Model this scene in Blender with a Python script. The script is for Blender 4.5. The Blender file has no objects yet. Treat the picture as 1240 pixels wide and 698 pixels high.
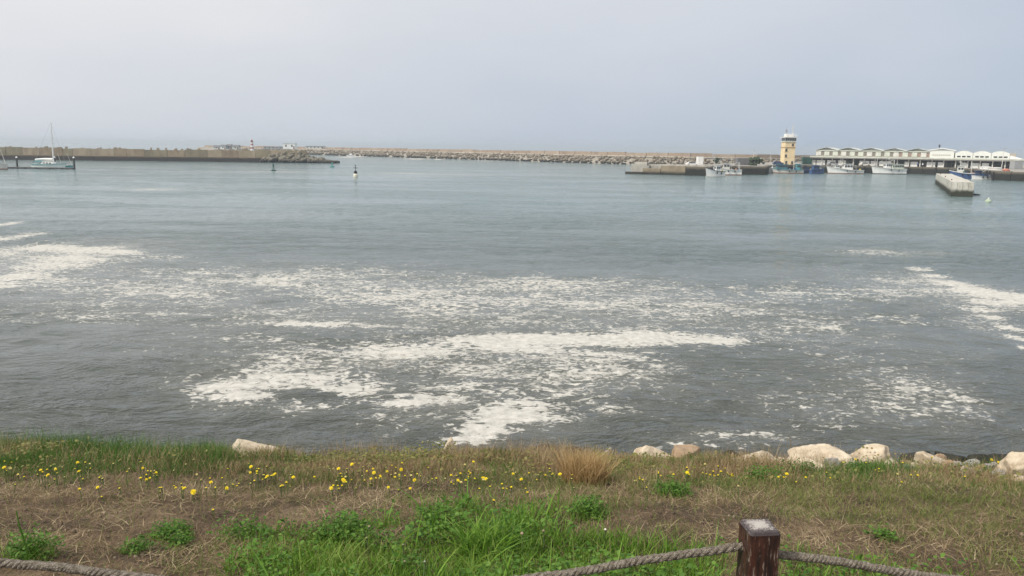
import bpy, math, random
import numpy as np
from mathutils import Vector, Matrix

random.seed(7)
rng = np.random.default_rng(7)
sc = bpy.context.scene
col = sc.collection
R = math.radians

# ------------------------------------------------------------------ camera
CAM = np.array((0.0, 0.0, 8.0))
FPX = 930.0                       # focal length in photograph pixels (1240 wide)
PITCH, ROLL = R(10.32), R(0.80)
_f = np.array((0, math.cos(PITCH), -math.sin(PITCH)))
_r0 = np.array((1.0, 0, 0)); _u0 = np.array((0, math.sin(PITCH), math.cos(PITCH)))
_r = math.cos(ROLL) * _r0 + math.sin(ROLL) * _u0
_u = -math.sin(ROLL) * _r0 + math.cos(ROLL) * _u0
cd = bpy.data.cameras.new('camera'); cam = bpy.data.objects.new('camera', cd); col.objects.link(cam)
cd.sensor_width = 36.0; cd.lens = FPX / 1240 * 36; cd.clip_start = 0.05; cd.clip_end = 30000
M = Matrix((( _r[0], _u[0], -_f[0], CAM[0]), (_r[1], _u[1], -_f[1], CAM[1]), (_r[2], _u[2], -_f[2], CAM[2]), (0, 0, 0, 1)))
cam.matrix_world = M
sc.camera = cam

# ------------------------------------------------------------------ sun, sky, exposure
SUN = Vector((-0.62, -0.30, 0.73)).normalized()        # towards the sun
sl = bpy.data.lights.new('sun', 'SUN'); sl.energy = 2.7; sl.angle = R(8); sl.color = (1.0, 0.93, 0.82)
so = bpy.data.objects.new('sun', sl); col.objects.link(so)
so.rotation_euler = (-SUN).to_track_quat('-Z', 'Y').to_euler(); so.location = (0, 0, 60)
w = bpy.data.worlds.new('World'); sc.world = w; w.use_nodes = True
nt = w.node_tree; nt.nodes.clear()
def N(nt, t, **kw):
    n = nt.nodes.new(t)
    for k, v in kw.items():
        setattr(n, k, v)
    return n
out = N(nt, 'ShaderNodeOutputWorld'); bg = N(nt, 'ShaderNodeBackground'); bg.inputs['Strength'].default_value = 0.1
sky = N(nt, 'ShaderNodeTexSky'); sky.sky_type = 'NISHITA'; sky.sun_disc = False
sky.sun_elevation = math.asin(SUN.z); sky.sun_rotation = math.atan2(SUN.x, SUN.y); sky.dust_density = 3.0
tc = N(nt, 'ShaderNodeTexCoord')
dot = N(nt, 'ShaderNodeVectorMath', operation='DOT_PRODUCT'); dot.inputs[1].default_value = tuple(SUN)
nt.links.new(tc.outputs['Generated'], dot.inputs[0])
noi = N(nt, 'ShaderNodeTexNoise'); noi.inputs['Scale'].default_value = 1.6; noi.inputs['Detail'].default_value = 5
mp = N(nt, 'ShaderNodeMapping'); mp.inputs['Scale'].default_value = (1, 1, 3.2); mp.inputs['Location'].default_value = (0.3, 0.1, 0)
nt.links.new(tc.outputs['Generated'], mp.inputs[0]); nt.links.new(mp.outputs[0], noi.inputs['Vector'])
ma = N(nt, 'ShaderNodeMath', operation='MULTIPLY_ADD'); ma.inputs[1].default_value = 1.0; ma.inputs[2].default_value = -0.5
nt.links.new(noi.outputs['Fac'], ma.inputs[0])
ad = N(nt, 'ShaderNodeMath', operation='ADD'); nt.links.new(dot.outputs['Value'], ad.inputs[0]); nt.links.new(ma.outputs[0], ad.inputs[1])
mr = N(nt, 'ShaderNodeMapRange'); mr.inputs['From Min'].default_value = -0.75; mr.inputs['From Max'].default_value = 0.40
sz = N(nt, 'ShaderNodeSeparateXYZ'); nt.links.new(tc.outputs['Generated'], sz.inputs[0])
el = N(nt, 'ShaderNodeMath', operation='MULTIPLY_ADD'); el.inputs[1].default_value = 1.3; el.inputs[2].default_value = -0.1; nt.links.new(sz.outputs['Z'], el.inputs[0]); nt.links.new(ad.outputs[0], el.inputs[2])
e2 = N(nt, 'ShaderNodeMath', operation='ADD'); e2.inputs[1].default_value = -0.10; nt.links.new(el.outputs[0], e2.inputs[0])
nt.links.new(e2.outputs[0], mr.inputs['Value'])
cr = N(nt, 'ShaderNodeMix', data_type='RGBA')
cr.inputs['A'].default_value = (3.3, 3.92, 4.85, 1); cr.inputs['B'].default_value = (5.95, 5.96, 6.12, 1)
nt.links.new(mr.outputs[0], cr.inputs['Factor'])
mx = N(nt, 'ShaderNodeMix', data_type='RGBA'); mx.inputs['Factor'].default_value = 0.96
nt.links.new(sky.outputs[0], mx.inputs['A']); nt.links.new(cr.outputs['Result'], mx.inputs['B'])
nt.links.new(mx.outputs['Result'], bg.inputs['Color']); nt.links.new(bg.outputs[0], out.inputs['Surface'])
sc.view_settings.view_transform = 'Standard'; sc.view_settings.look = 'None'
sc.view_settings.exposure = 0.45; sc.view_settings.gamma = 1.0
try: sc.view_settings.use_curve_mapping = False
except Exception: pass
sc.render.engine = 'CYCLES'
sc.cycles.max_bounces = 6; sc.cycles.volume_bounces = 0; sc.cycles.use_denoising = True

# ------------------------------------------------------------------ photo geometry helpers
def ray(px, py):
    d = _r * (px - 620) / FPX - _u * (py - 349) / FPX + _f
    return d
def P(px, py, Y):
    """the point at distance Y on the sight line of a photo pixel"""
    d = ray(px, py); return CAM + d * (Y / d[1])
def on_z(px, py, z=0.0):
    d = ray(px, py); return CAM + d * ((z - CAM[2]) / d[2])
def X(px, Y, z=0.0):
    """x of the point at distance Y and height z seen at photo column px"""
    q = (px - 620) / FPX; k = np.array((0, Y, z - CAM[2]))
    return float((q * k.dot(_f) - k.dot(_r)) / (_r[0] - q * _f[0]))
def Z(py, px, Y): return float(P(px, py, Y)[2])

# ------------------------------------------------------------------ materials
MATS = {}
def mat(name, cols, scale=3.0, rough=0.8, bump=0.0, bscale=None, detail=6, stretch=(1, 1, 1), island=False, spec=0.3, metal=0.0, coords='Object', contrast=1.0, nrough=0.6):
    if name in MATS: return MATS[name]
    m = bpy.data.materials.new(name); m.use_nodes = True; t = m.node_tree; b = t.nodes['Principled BSDF']
    b.inputs['Roughness'].default_value = rough; b.inputs['Specular IOR Level'].default_value = spec; b.inputs['Metallic'].default_value = metal
    if len(cols) == 1 and not bump:
        b.inputs['Base Color'].default_value = (*cols[0], 1); MATS[name] = m; return m
    tcn = N(t, 'ShaderNodeTexCoord'); mpn = N(t, 'ShaderNodeMapping'); mpn.inputs['Scale'].default_value = stretch
    t.links.new(tcn.outputs[coords], mpn.inputs[0])
    nn = N(t, 'ShaderNodeTexNoise'); nn.inputs['Scale'].default_value = scale; nn.inputs['Detail'].default_value = detail; nn.inputs['Roughness'].default_value = nrough
    t.links.new(mpn.outputs[0], nn.inputs['Vector'])
    r = N(t, 'ShaderNodeValToRGB'); e = r.color_ramp.elements
    n = len(cols)
    lo, hi = (0.0, 1.0) if island else (0.5 - 0.22 / contrast, 0.5 + 0.22 / contrast)
    while len(e) < n: e.new(0.5)
    for i, c in enumerate(cols):
        e[i].position = lo + (hi - lo) * (i / max(1, n - 1)); e[i].color = (*c, 1)
    if island:
        g = N(t, 'ShaderNodeNewGeometry')
        a = N(t, 'ShaderNodeMath', operation='MULTIPLY_ADD'); a.inputs[1].default_value = 0.7
        t.links.new(g.outputs['Random Per Island'], a.inputs[0])
        s2 = N(t, 'ShaderNodeMath', operation='MULTIPLY_ADD'); s2.inputs[1].default_value = 0.9; s2.inputs[2].default_value = -0.3
        t.links.new(nn.outputs['Fac'], s2.inputs[0]); t.links.new(s2.outputs[0], a.inputs[2]); t.links.new(a.outputs[0], r.inputs['Fac'])
    else:
        t.links.new(nn.outputs['Fac'], r.inputs['Fac'])
    t.links.new(r.outputs['Color'], b.inputs['Base Color'])
    if bump:
        bn = N(t, 'ShaderNodeTexNoise'); bn.inputs['Scale'].default_value = bscale or scale * 3; bn.inputs['Detail'].default_value = 8
        t.links.new(mpn.outputs[0], bn.inputs['Vector'])
        bp = N(t, 'ShaderNodeBump'); bp.inputs['Strength'].default_value = bump; bp.inputs['Distance'].default_value = 0.05
        t.links.new(bn.outputs['Fac'], bp.inputs['Height']); t.links.new(bp.outputs[0], b.inputs['Normal'])
    MATS[name] = m; return m
def flat(name, c, rough=0.6, **k): return mat(name, [c], rough=rough, **k)
def weathered(name, c, amt=0.25, scale=1.5, rough=0.65, bump=0.1):
    d = tuple(x * (1 - amt) for x in c); l = tuple(min(1, x * (1 + amt * 0.6)) for x in c)
    return mat(name, [d, c, l], scale=scale, rough=rough, bump=bump)
def tide_stone(name, dry, wet, z0=1.3, z1=2.0, scale=0.6):
    """masonry that the tide has stained dark with weed below the high water mark"""
    if name in MATS: return MATS[name]
    m = bpy.data.materials.new(name); m.use_nodes = True; t = m.node_tree; b = t.nodes['Principled BSDF']; b.inputs['Roughness'].default_value = 0.9
    b.inputs['Specular IOR Level'].default_value = 0.2
    g = N(t, 'ShaderNodeNewGeometry'); sx = N(t, 'ShaderNodeSeparateXYZ'); t.links.new(g.outputs['Position'], sx.inputs[0])
    nn = N(t, 'ShaderNodeTexNoise'); nn.inputs['Scale'].default_value = scale; nn.inputs['Detail'].default_value = 7; nn.inputs['Roughness'].default_value = 0.65
    mpn = N(t, 'ShaderNodeMapping'); mpn.inputs['Scale'].default_value = (1, 1, 0.45)
    t.links.new(g.outputs['Position'], mpn.inputs[0]); t.links.new(mpn.outputs[0], nn.inputs['Vector'])
    r = N(t, 'ShaderNodeValToRGB'); e = r.color_ramp.elements; e[0].position = 0.3; e[1].position = 0.7
    e[0].color = (*dry[0], 1); e[1].color = (*dry[-1], 1)
    if len(dry) == 3:
        x = e.new(0.5); x.color = (*dry[1], 1)
    t.links.new(nn.outputs['Fac'], r.inputs['Fac'])
    a = N(t, 'ShaderNodeMath', operation='MULTIPLY_ADD'); a.inputs[1].default_value = -1.2; 
    t.links.new(nn.outputs['Fac'], a.inputs[0]); t.links.new(sx.outputs['Z'], a.inputs[2])
    mrn = N(t, 'ShaderNodeMapRange'); mrn.inputs['From Min'].default_value = z0 - 0.6; mrn.inputs['From Max'].default_value = z1 - 0.6
    t.links.new(a.outputs[0], mrn.inputs['Value'])
    mixn = N(t, 'ShaderNodeMix', data_type='RGBA'); mixn.inputs['A'].default_value = (*wet, 1)
    t.links.new(mrn.outputs[0], mixn.inputs['Factor']); t.links.new(r.outputs['Color'], mixn.inputs['B']); t.links.new(mixn.outputs['Result'], b.inputs['Base Color'])
    bp = N(t, 'ShaderNodeBump'); bp.inputs['Strength'].default_value = 0.4; bp.inputs['Distance'].default_value = 0.2
    t.links.new(nn.outputs['Fac'], bp.inputs['Height']); t.links.new(bp.outputs[0], b.inputs['Normal'])
    MATS[name] = m; return m

# ------------------------------------------------------------------ object helpers
def tag(o, label=None, cat=None, group=None, kind=None):
    if label: o['label'] = label
    if cat: o['category'] = cat
    if group: o['group'] = group
    if kind: o['kind'] = kind
    return o
def empty(name, loc, label, cat, group=None, rz=0.0):
    o = bpy.data.objects.new(name, None); col.objects.link(o); o.location = tuple(loc); o.rotation_euler = (0, 0, rz)
    o.empty_display_size = 0.3
    return tag(o, label, cat, group)
def link(name, me, parent=None):
    o = bpy.data.objects.new(name, me); col.objects.link(o)
    if parent: o.parent = parent
    return o
def copy_tree(o, parent=None):
    c = o.copy(); col.objects.link(c)
    if parent: c.parent = parent
    for ch in list(o.children): copy_tree(ch, c)
    return c
def fast_mesh(name, v, f, m, smooth=False):
    """v (n,3), f (m,k) arrays -> mesh"""
    v = np.asarray(v, np.float32); f = np.asarray(f, np.int32); k = f.shape[1]
    me = bpy.data.meshes.new(name)
    me.vertices.add(len(v)); me.vertices.foreach_set('co', v.ravel())
    me.loops.add(f.size); me.loops.foreach_set('vertex_index', f.ravel())
    me.polygons.add(len(f)); me.polygons.foreach_set('loop_start', np.arange(0, f.size, k, dtype=np.int32))
    if smooth: me.polygons.foreach_set('use_smooth', np.ones(len(f), bool))
    me.update(calc_edges=True)
    if m: me.materials.append(m)
    return me

class MB:
    def __init__(s): s.v = []; s.f = []; s.mi = []; s.cur = 0
    def add(s, vs, fs):
        n = len(s.v); s.v += [tuple(map(float, q)) for q in vs]
        s.f += [tuple(i + n for i in q) for q in fs]; s.mi += [s.cur] * len(fs); return s
    def box(s, x0, x1, y0, y1, z0, z1, bev=0.0, taper=0.0):
        """box with slightly cut vertical edges and optional taper of the top"""
        b = min(bev, (x1 - x0) * .3, (y1 - y0) * .3)
        if b <= 0:
            base = [(x0, y0), (x1, y0), (x1, y1), (x0, y1)]
        else:
            base = [(x0 + b, y0), (x1 - b, y0), (x1, y0 + b), (x1, y1 - b), (x1 - b, y1), (x0 + b, y1), (x0, y1 - b), (x0, y0 + b)]
        cx, cy = (x0 + x1) / 2, (y0 + y1) / 2; k = 1 - taper
        n = len(base)
        vs = [(x, y, z0) for x, y in base] + [(cx + (x - cx) * k, cy + (y - cy) * k, z1) for x, y in base]
        fs = [tuple(range(n - 1, -1, -1)), tuple(range(n, 2 * n))] + [(i, (i + 1) % n, n + (i + 1) % n, n + i) for i in range(n)]
        return s.add(vs, fs)
    def prism(s, pts, z0, z1):
        n = len(pts)
        vs = [(x, y, z0) for x, y in pts] + [(x, y, z1) for x, y in pts]
        fs = [tuple(range(n - 1, -1, -1)), tuple(range(n, 2 * n))] + [(i, (i + 1) % n, n + (i + 1) % n, n + i) for i in range(n)]
        return s.add(vs, fs)
    def xprism(s, prof, x0, x1):
        """profile in (y,z) pushed along x"""
        n = len(prof)
        vs = [(x0, y, z) for y, z in prof] + [(x1, y, z) for y, z in prof]
        fs = [tuple(range(n)), tuple(range(2 * n - 1, n - 1, -1))] + [((i + 1) % n, i, n + i, n + (i + 1) % n) for i in range(n)]
        return s.add(vs, fs)
    def yprism(s, prof, y0, y1):
        n = len(prof)
        vs = [(x, y0, z) for x, z in prof] + [(x, y1, z) for x, z in prof]
        fs = [tuple(range(n - 1, -1, -1)), tuple(range(n, 2 * n))] + [(i, (i + 1) % n, n + (i + 1) % n, n + i) for i in range(n)]
        return s.add(vs, fs)
    def tube(s, pts, r, sides=6, r2=None):
        pts = [Vector(p) for p in pts]; m = len(pts); vs = []; fs = []
        a = None
        for i, p in enumerate(pts):
            t = (pts[min(i + 1, m - 1)] - pts[max(i - 1, 0)]).normalized()
            if a is None: a = t.orthogonal().normalized()
            a = (a - t * a.dot(t)).normalized(); b = t.cross(a)
            rr = r if r2 is None else r + (r2 - r) * i / (m - 1)
            for k in range(sides):
                g = 2 * math.pi * k / sides; vs.append(p + a * rr * math.cos(g) + b * rr * math.sin(g))
        for i in range(m - 1):
            for k in range(sides):
                k2 = (k + 1) % sides; fs.append((i * sides + k, i * sides + k2, (i + 1) * sides + k2, (i + 1) * sides + k))
        fs.append(tuple(range(sides - 1, -1, -1))); fs.append(tuple((m - 1) * sides + k for k in range(sides)))
        return s.add(vs, fs)
    def lathe(s, prof, sides=16, c=(0, 0)):
        """profile (r,z) turned round z"""
        vs = []; fs = []
        for r, z in prof:
            for k in range(sides):
                g = 2 * math.pi * k / sides; vs.append((c[0] + r * math.cos(g), c[1] + r * math.sin(g), z))
        m = len(prof)
        for i in range(m - 1):
            for k in range(sides):
                k2 = (k + 1) % sides; fs.append((i * sides + k, i * sides + k2, (i + 1) * sides + k2, (i + 1) * sides + k))
        fs.append(tuple(range(sides - 1, -1, -1))); fs.append(tuple((m - 1) * sides + k for k in range(sides)))
        return s.add(vs, fs)
    def build(s, name, mats, parent=None, smooth=False):
        me = bpy.data.meshes.new(name); me.from_pydata(s.v, [], s.f); me.update()
        for q in (mats if isinstance(mats, (list, tuple)) else [mats]): me.materials.append(q)
        if isinstance(mats, (list, tuple)): me.polygons.foreach_set('material_index', s.mi)
        if smooth: me.polygons.foreach_set('use_smooth', [True] * len(me.polygons))
        return link(name, me, parent)

def ico(sub):
    import bmesh
    bm = bmesh.new(); bmesh.ops.create_icosphere(bm, subdivisions=sub, radius=1)
    v = np.array([q.co[:] for q in bm.verts]); f = np.array([[q.index for q in p.verts] for p in bm.faces]); bm.free()
    return v, f
ICO = {k: ico(k) for k in (1, 2, 3, 4, 5)}
def snoise(p, seed, octs=4, f0=1.5):
    r = np.random.default_rng(seed); o = np.zeros(len(p)); a = 1.0; f = f0
    for _ in range(octs):
        for _ in range(3):
            d = r.normal(size=3); d /= np.linalg.norm(d)
            o += a * np.sin(p @ d * f * 2.2 + r.uniform(0, 6.28)) / 3
        a *= 0.55; f *= 2.1
    return o
def rock_verts(seed, sub, planes=14, rough=0.05, cut=(0.62, 1.0)):
    r = np.random.default_rng(seed); v, f = ICO[sub]
    n = r.normal(size=(planes, 3)); n /= np.linalg.norm(n, axis=1)[:, None]; d = r.uniform(*cut, planes)
    dt = v @ n.T
    t = np.where(dt > 0.05, d[None] / np.maximum(dt, 0.05), 9).min(axis=1); t = np.minimum(t, 1.15)
    p = v * t[:, None]
    p = p + v * (snoise(p * 2.0, seed + 5, 4) * rough)[:, None]
    return p, f

# ------------------------------------------------------------------ terrain height
def sstep(a, b, x):
    t = np.clip((x - a) / (b - a), 0, 1); return t * t * (3 - 2 * t)
def fbm2(x, y, seed, octs=4, f0=1.0):
    r = np.random.default_rng(seed); o = np.zeros(np.broadcast(x, y).shape); a = 1.0; f = f0; tot = 0
    for _ in range(octs):
        for _ in range(4):
            g = r.uniform(0, 6.28); ph = r.uniform(0, 6.28)
            o = o + a * np.sin((x * math.cos(g) + y * math.sin(g)) * f * 2.5 + ph) / 4
        tot += a * 0.5; a *= 0.55; f *= 1.93
    return o / tot
def edge(x):
    return 7.60 + 0.14 * np.sin(x * 1.1 + 0.6) + 0.10 * np.sin(x * 2.9) + 0.06 * np.sin(x * 6.7 + 1) - 0.45 * sstep(3.3, 5.3, x)
def gz(x, y):
    x = np.asarray(x, float); y = np.asarray(y, float)
    yc = np.clip(y, 0, None)
    e = edge(x)
    ye = np.minimum(yc, e)
    z = 6.35 - 0.07 * ye - 0.0185 * ye ** 2
    over = np.clip(y - e, 0, None)
    z = z - 0.30 * np.minimum(over, 0.3) - 0.60 * np.clip(over - 0.3, 0, None)
    return z + 0.035 * fbm2(x, y, 3, 4, 0.8) + .055 * sstep(6.3, 7.3, y) * fbm2(x, y * .3, 6, 3, 1.3) + 0.012 * fbm2(x, y, 4, 3, 4.0)
def ground_hit(px, py, h=0.0):
    d = ray(px, py); lo, hi = 1.5, 14.0
    for s in np.linspace(1.5, 14, 400):
        p = CAM + d * (s / d[1])
        if p[2] < gz(p[0], p[1]) + h: break
    return p

# ------------------------------------------------------------------ the water
def foam_strokes():
    """patches of froth: photo centre, half width, half height, density (turned into places on the water)"""
    return [
        (0, 272, 16, 7, .75), (15, 288, 28, 8, .85), (50, 300, 50, 6, .9), (110, 303, 50, 5, .9), (150, 305, 28, 4, .85), (100, 313, 60, 8, .8), (60, 322, 60, 9, .8), (25, 335, 50, 9, .85), (0, 346, 30, 7, .85), (0, 308, 40, 14, .7), (60, 312, 80, 14, .6), (70, 340, 70, 10, .6), (190, 312, 50, 6, .5),
        (150, 350, 160, 28, .50), (80, 378, 140, 18, .46), (300, 345, 180, 26, .50), (240, 378, 140, 18, .44), (400, 335, 140, 22, .46), (480, 360, 160, 24, .50),
        (640, 345, 130, 18, .58), (670, 372, 170, 20, .56), (560, 375, 140, 16, .5), (820, 350, 160, 22, .40), (930, 370, 140, 22, .42), (1000, 400, 120, 22, .40),
        (375, 393, 75, 5, .92), (470, 396, 60, 5, .6),
        (700, 411, 150, 10, 1.10), (600, 414, 90, 12, .95), (800, 408, 75, 8, .95), (880, 414, 60, 6, .75), (640, 424, 80, 7, .9), (960, 396, 70, 6, .55), (830, 380, 120, 14, .48), (770, 396, 140, 10, .5), (960, 420, 60, 12, .42),
        (520, 425, 70, 12, .66), (440, 425, 100, 16, .56), (360, 440, 90, 16, .60), (400, 460, 90, 12, .74), (300, 462, 55, 16, .74), (255, 470, 35, 12, .55), (440, 478, 40, 8, .6), (330, 410, 110, 12, .40),
        (385, 492, 55, 10, .45), (240, 478, 40, 10, .45), (340, 490, 60, 9, .36),
        (700, 450, 140, 24, .56), (560, 455, 90, 16, .48), (640, 475, 120, 14, .56), (720, 495, 60, 9, .46), (520, 485, 60, 9, .66), (620, 498, 55, 10, .9), (610, 508, 45, 11, 1.0), (590, 522, 45, 10, 1.0), (570, 533, 45, 9, .95), (660, 505, 40, 8, .75), (480, 488, 45, 6, .85), (520, 480, 50, 6, .8), (560, 470, 60, 7, .7), (270, 470, 45, 9, .8), (290, 480, 45, 7, .85), (330, 455, 50, 10, .8), (420, 472, 55, 7, .85), (640, 490, 60, 10, .7), (450, 500, 22, 12, .5), (480, 520, 30, 14, .38),
        (740, 430, 60, 8, .6),
        (1060, 305, 60, 4, .62), (1112, 326, 18, 3, .8), (1130, 334, 22, 4, .85), (1155, 344, 28, 5, .95), (1180, 352, 32, 5.5, 1.0), (1215, 359, 40, 7, 1.05), (1250, 362, 40, 8, 1.0), (1200, 366, 40, 6, .8), (1185, 374, 24, 5, .8), (1205, 385, 20, 5, .8), (1222, 397, 18, 5, .85), (1236, 410, 18, 6, .85), (1245, 422, 16, 7, .75), (1100, 345, 70, 16, .46), (1020, 355, 110, 22, .44), (1080, 385, 60, 12, .36),
        (1100, 465, 50, 16, .52), (1150, 480, 50, 14, .48), (1080, 490, 50, 14, .48), (1010, 500, 60, 14, .42), (1000, 520, 50, 12, .44), (900, 528, 90, 10, .46), (1150, 500, 60, 16, .36), (960, 480, 80, 20, .30), (840, 540, 70, 8, .45), (1050, 535, 90, 10, .34),
        (180, 230, 40, 2.2, .6), (245, 226, 60, 1.6, .35), (345, 208, 90, 1.2, .45), (490, 210, 60, 1.3, .5), (540, 209, 40, 1, .5), (480, 215, 70, 1.5, .4),
        (700, 212, 60, 1.2, .3), (900, 232, 60, 1.2, .25), (426, 190.2, 14, 1.1, 1.2), (505, 192.6, 16, .8, 1.1), (530, 193.3, 8, .7, 1.0), (452, 190.6, 20, .5, .7), (590, 195.0, 20, .5, .7),
    ]
def fleck_areas():
    return [(180, 345, 260, 34, .62), (60, 312, 150, 30, .85), (100, 375, 180, 22, .60), (420, 340, 220, 26, .62), (650, 350, 240, 26, .66), (330, 385, 260, 26, .66), (560, 390, 260, 30, .74), (760, 385, 240, 30, .70), (900, 370, 200, 34, .58), (980, 400, 160, 30, .56),
            (420, 440, 230, 34, .80), (290, 462, 110, 28, .78), (640, 440, 220, 40, .76), (740, 460, 150, 30, .70), (560, 490, 130, 34, .72), (640, 515, 90, 26, .70), (470, 510, 60, 22, .52), (350, 495, 130, 18, .50), (760, 490, 120, 24, .50),
            (1080, 350, 150, 40, .56), (1180, 360, 110, 30, .80), (1220, 400, 60, 30, .68), (1060, 306, 90, 8, .70), (1100, 470, 110, 34, .66), (1040, 500, 130, 34, .62), (960, 490, 120, 36, .50), (900, 530, 140, 16, .62), (1160, 500, 110, 36, .52), (1020, 440, 160, 40, .46), (480, 211, 170, 4, .55), (200, 229, 90, 4, .55), (345, 208, 110, 3, .5), (720, 213, 90, 3, .4), (930, 231, 80, 3, .4), (300, 260, 120, 5, .3), (1100, 420, 140, 40, .44), (250, 410, 150, 22, .46), (250, 490, 60, 16, .46)]
def foam_field(x, y, strokes):
    d = np.zeros_like(x)
    for px, py, hw, hh, a in strokes:
        if py - hh < 183: hh = py - 183
        c = on_z(px, py); f = on_z(px, py - hh * .9); n = on_z(px, py + hh * .9)
        e = on_z(px + hw, py)
        rx = abs(e[0] - c[0]); cx, cy = c[0], c[1]
        ry = np.where(y > cy, max(f[1] - cy, .05), max(cy - n[1], .05))
        # patches lie along the sight fan only by their drift: use plain ground axes
        q = ((x - cx) / rx) ** 2 + ((y - cy) / ry) ** 2
        g = a * np.exp(-q * 0.85)
        d = d + g ** 3
    return d ** (1 / 3.)
def build_water():
    ys = np.concatenate([[-9000, -3000, -800, -200, -60, -20, 0, 6, 10], 8.0 / np.tan(np.linspace(math.atan(8 / 12.5), math.atan(8 / 800.), 520)), [1100, 1700, 3000, 6000, 10000]])
    us = np.concatenate([[-40, -12, -5, -2.5, -1.4], np.linspace(-0.95, 0.95, 620), [1.4, 2.5, 5, 12, 40]])
    rows = []
    for y in ys:
        if y >= 12: x = us * y
        else: x = us * 12
        x = np.clip(x, -9500, 9500)
        x[0], x[-1] = -9500, 9500
        rows.append(np.stack([x, np.full_like(x, y), np.zeros_like(x)], 1))
    v = np.concatenate(rows); nr, nc = len(ys), len(us)
    i = np.arange(nr - 1)[:, None] * nc + np.arange(nc - 1)[None]
    f = np.stack([i, i + 1, i + nc + 1, i + nc], -1).reshape(-1, 4)
    d = foam_field(v[:, 0], v[:, 1], foam_strokes()) * (v[:, 1] > 12)
    d2 = np.maximum(foam_field(v[:, 0], v[:, 1], fleck_areas()), d * .85) * (v[:, 1] > 12)
    # gentle swell, real relief close to the shore
    x, y = v[:, 0], v[:, 1]
    amp = np.exp(-np.clip(y - 12, 0, None) / 60) * (y > 12) * (np.abs(x) < 70)
    inside = (y > 12) * (np.abs(x) < y * .93 + 2)
    patch = .35 + .95 * sstep(-.55, .5, fbm2(x * .5, y, 25, 4, .022) + .4 * fbm2(x, y, 26, 3, .11))
    reach = 1 - .75 * sstep(150, 420, y)
    wx, wy = x + .9 * fbm2(x, y, 27, 2, .3), y + .9 * fbm2(x, y, 28, 2, .3)
    v[:, 2] = inside * (amp * .02 * fbm2(x * .5, y * 1.2, 21, 4, 0.9) + patch * reach * (1 + .9 * sstep(30, 90, y)) * (.032 * fbm2(wx * .8, wy, 22, 3, .9) + .034 * fbm2(wx * .7, wy, 23, 3, .38)))
    m = bpy.data.materials.new('harbour_water'); m.use_nodes = True; t = m.node_tree; b = t.nodes['Principled BSDF']
    L = t.links.new
    g = N(t, 'ShaderNodeNewGeometry')
    def mapping(s, loc=(0, 0, 0), rot=0):
        q = N(t, 'ShaderNodeMapping'); q.inputs['Scale'].default_value = s; q.inputs['Location'].default_value = loc; q.inputs['Rotation'].default_value = (0, 0, rot); L(g.outputs['Position'], q.inputs[0]); return q.outputs[0]
    def noise(vec, scale, detail=4, rough=.55, dist=0.0):
        q = N(t, 'ShaderNodeTexNoise'); q.inputs['Scale'].default_value = scale; q.inputs['Detail'].default_value = detail; q.inputs['Roughness'].default_value = rough; q.inputs['Distortion'].default_value = dist; L(vec, q.inputs['Vector']); return q.outputs['Fac']
    def math_(op, a, b_=None, c=None, clamp=False):
        q = N(t, 'ShaderNodeMath', operation=op); q.use_clamp = clamp
        for k, z in enumerate((a, b_, c)):
            if z is None: continue
            if isinstance(z, (int, float)): q.inputs[k].default_value = z
            else: L(z, q.inputs[k])
        return q.outputs[0]
    def rng_(v_, a, b_, c=0., d_=1., smooth=False):
        q = N(t, 'ShaderNodeMapRange'); q.interpolation_type = 'SMOOTHSTEP' if smooth else 'LINEAR'
        for nm, z in (('From Min', a), ('From Max', b_), ('To Min', c), ('To Max', d_)):
            if isinstance(z, (int, float)): q.inputs[nm].default_value = z
            else: L(z, q.inputs[nm])
        L(v_, q.inputs['Value']); return q.outputs[0]
    # ripples at three sizes: crests run across the view
    w1 = noise(mapping((.6, 1.0, 1), rot=.12), 0.9, 3, .5, .3)
    w2 = noise(mapping((.8, 1.3, 1), rot=-.2), 2.6, 4, .6, .2)
    w3 = noise(mapping((.5, 1.0, 1), rot=.05), 0.16, 3, .5, .4); w4 = noise(mapping((.62, 1.0, 1), rot=-.06), .42, 5, .66, .5)
    calm = noise(mapping((.02, .06, 1), (3, 1, 0), .1), 1.0, 4, .55, .8)       # wind lanes
    calmr = rng_(calm, .40, .60, .25, 1.2)
    h = math_('ADD', math_('MULTIPLY', w1, .75), math_('MULTIPLY', w2, .34)); h = math_('ADD', h, math_('MULTIPLY', w3, 2.2)); h = math_('ADD', h, math_('MULTIPLY', w4, 3.2))
    bp = N(t, 'ShaderNodeBump'); bp.inputs['Distance'].default_value = 0.42; L(math_('MULTIPLY', calmr, .62), bp.inputs['Strength']); L(h, bp.inputs['Height'])
    # foam: froth in flecks where the field is thin, sheets where it is thick
    at = N(t, 'ShaderNodeAttribute'); at.attribute_name = 'foam'
    wob = noise(mapping((.5, .8, 1)), .35, 3, .5)
    n1 = noise(mapping((.75, 1.0, 1)), 3.9, 6, .58, .9); n0 = noise(mapping((.5, .8, 1), (2, 9, 0)), .9, 4, .6, 1.2); n1 = math_('ADD', math_('MULTIPLY', n1, .72), math_('MULTIPLY', n0, .34))
    n2 = noise(mapping((.10, .26, 1), (7, 2, 0)), 1.0, 4, .6, .6)
    fld = math_('MULTIPLY_ADD', math_('SUBTRACT', n2, .5), .85, at.outputs['Fac'])
    fld = math_('MULTIPLY', fld, rng_(at.outputs['Fac'], .02, .2))
    thr = math_('MULTIPLY_ADD', fld, -.36, .692); thr = math_('ADD', thr, rng_(at.outputs['Fac'], .04, .22, .2, 0))
    foam = rng_(n1, thr, math_('ADD', thr, .10), smooth=True)
    af = N(t, 'ShaderNodeAttribute'); af.attribute_name = 'fleck'
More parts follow.
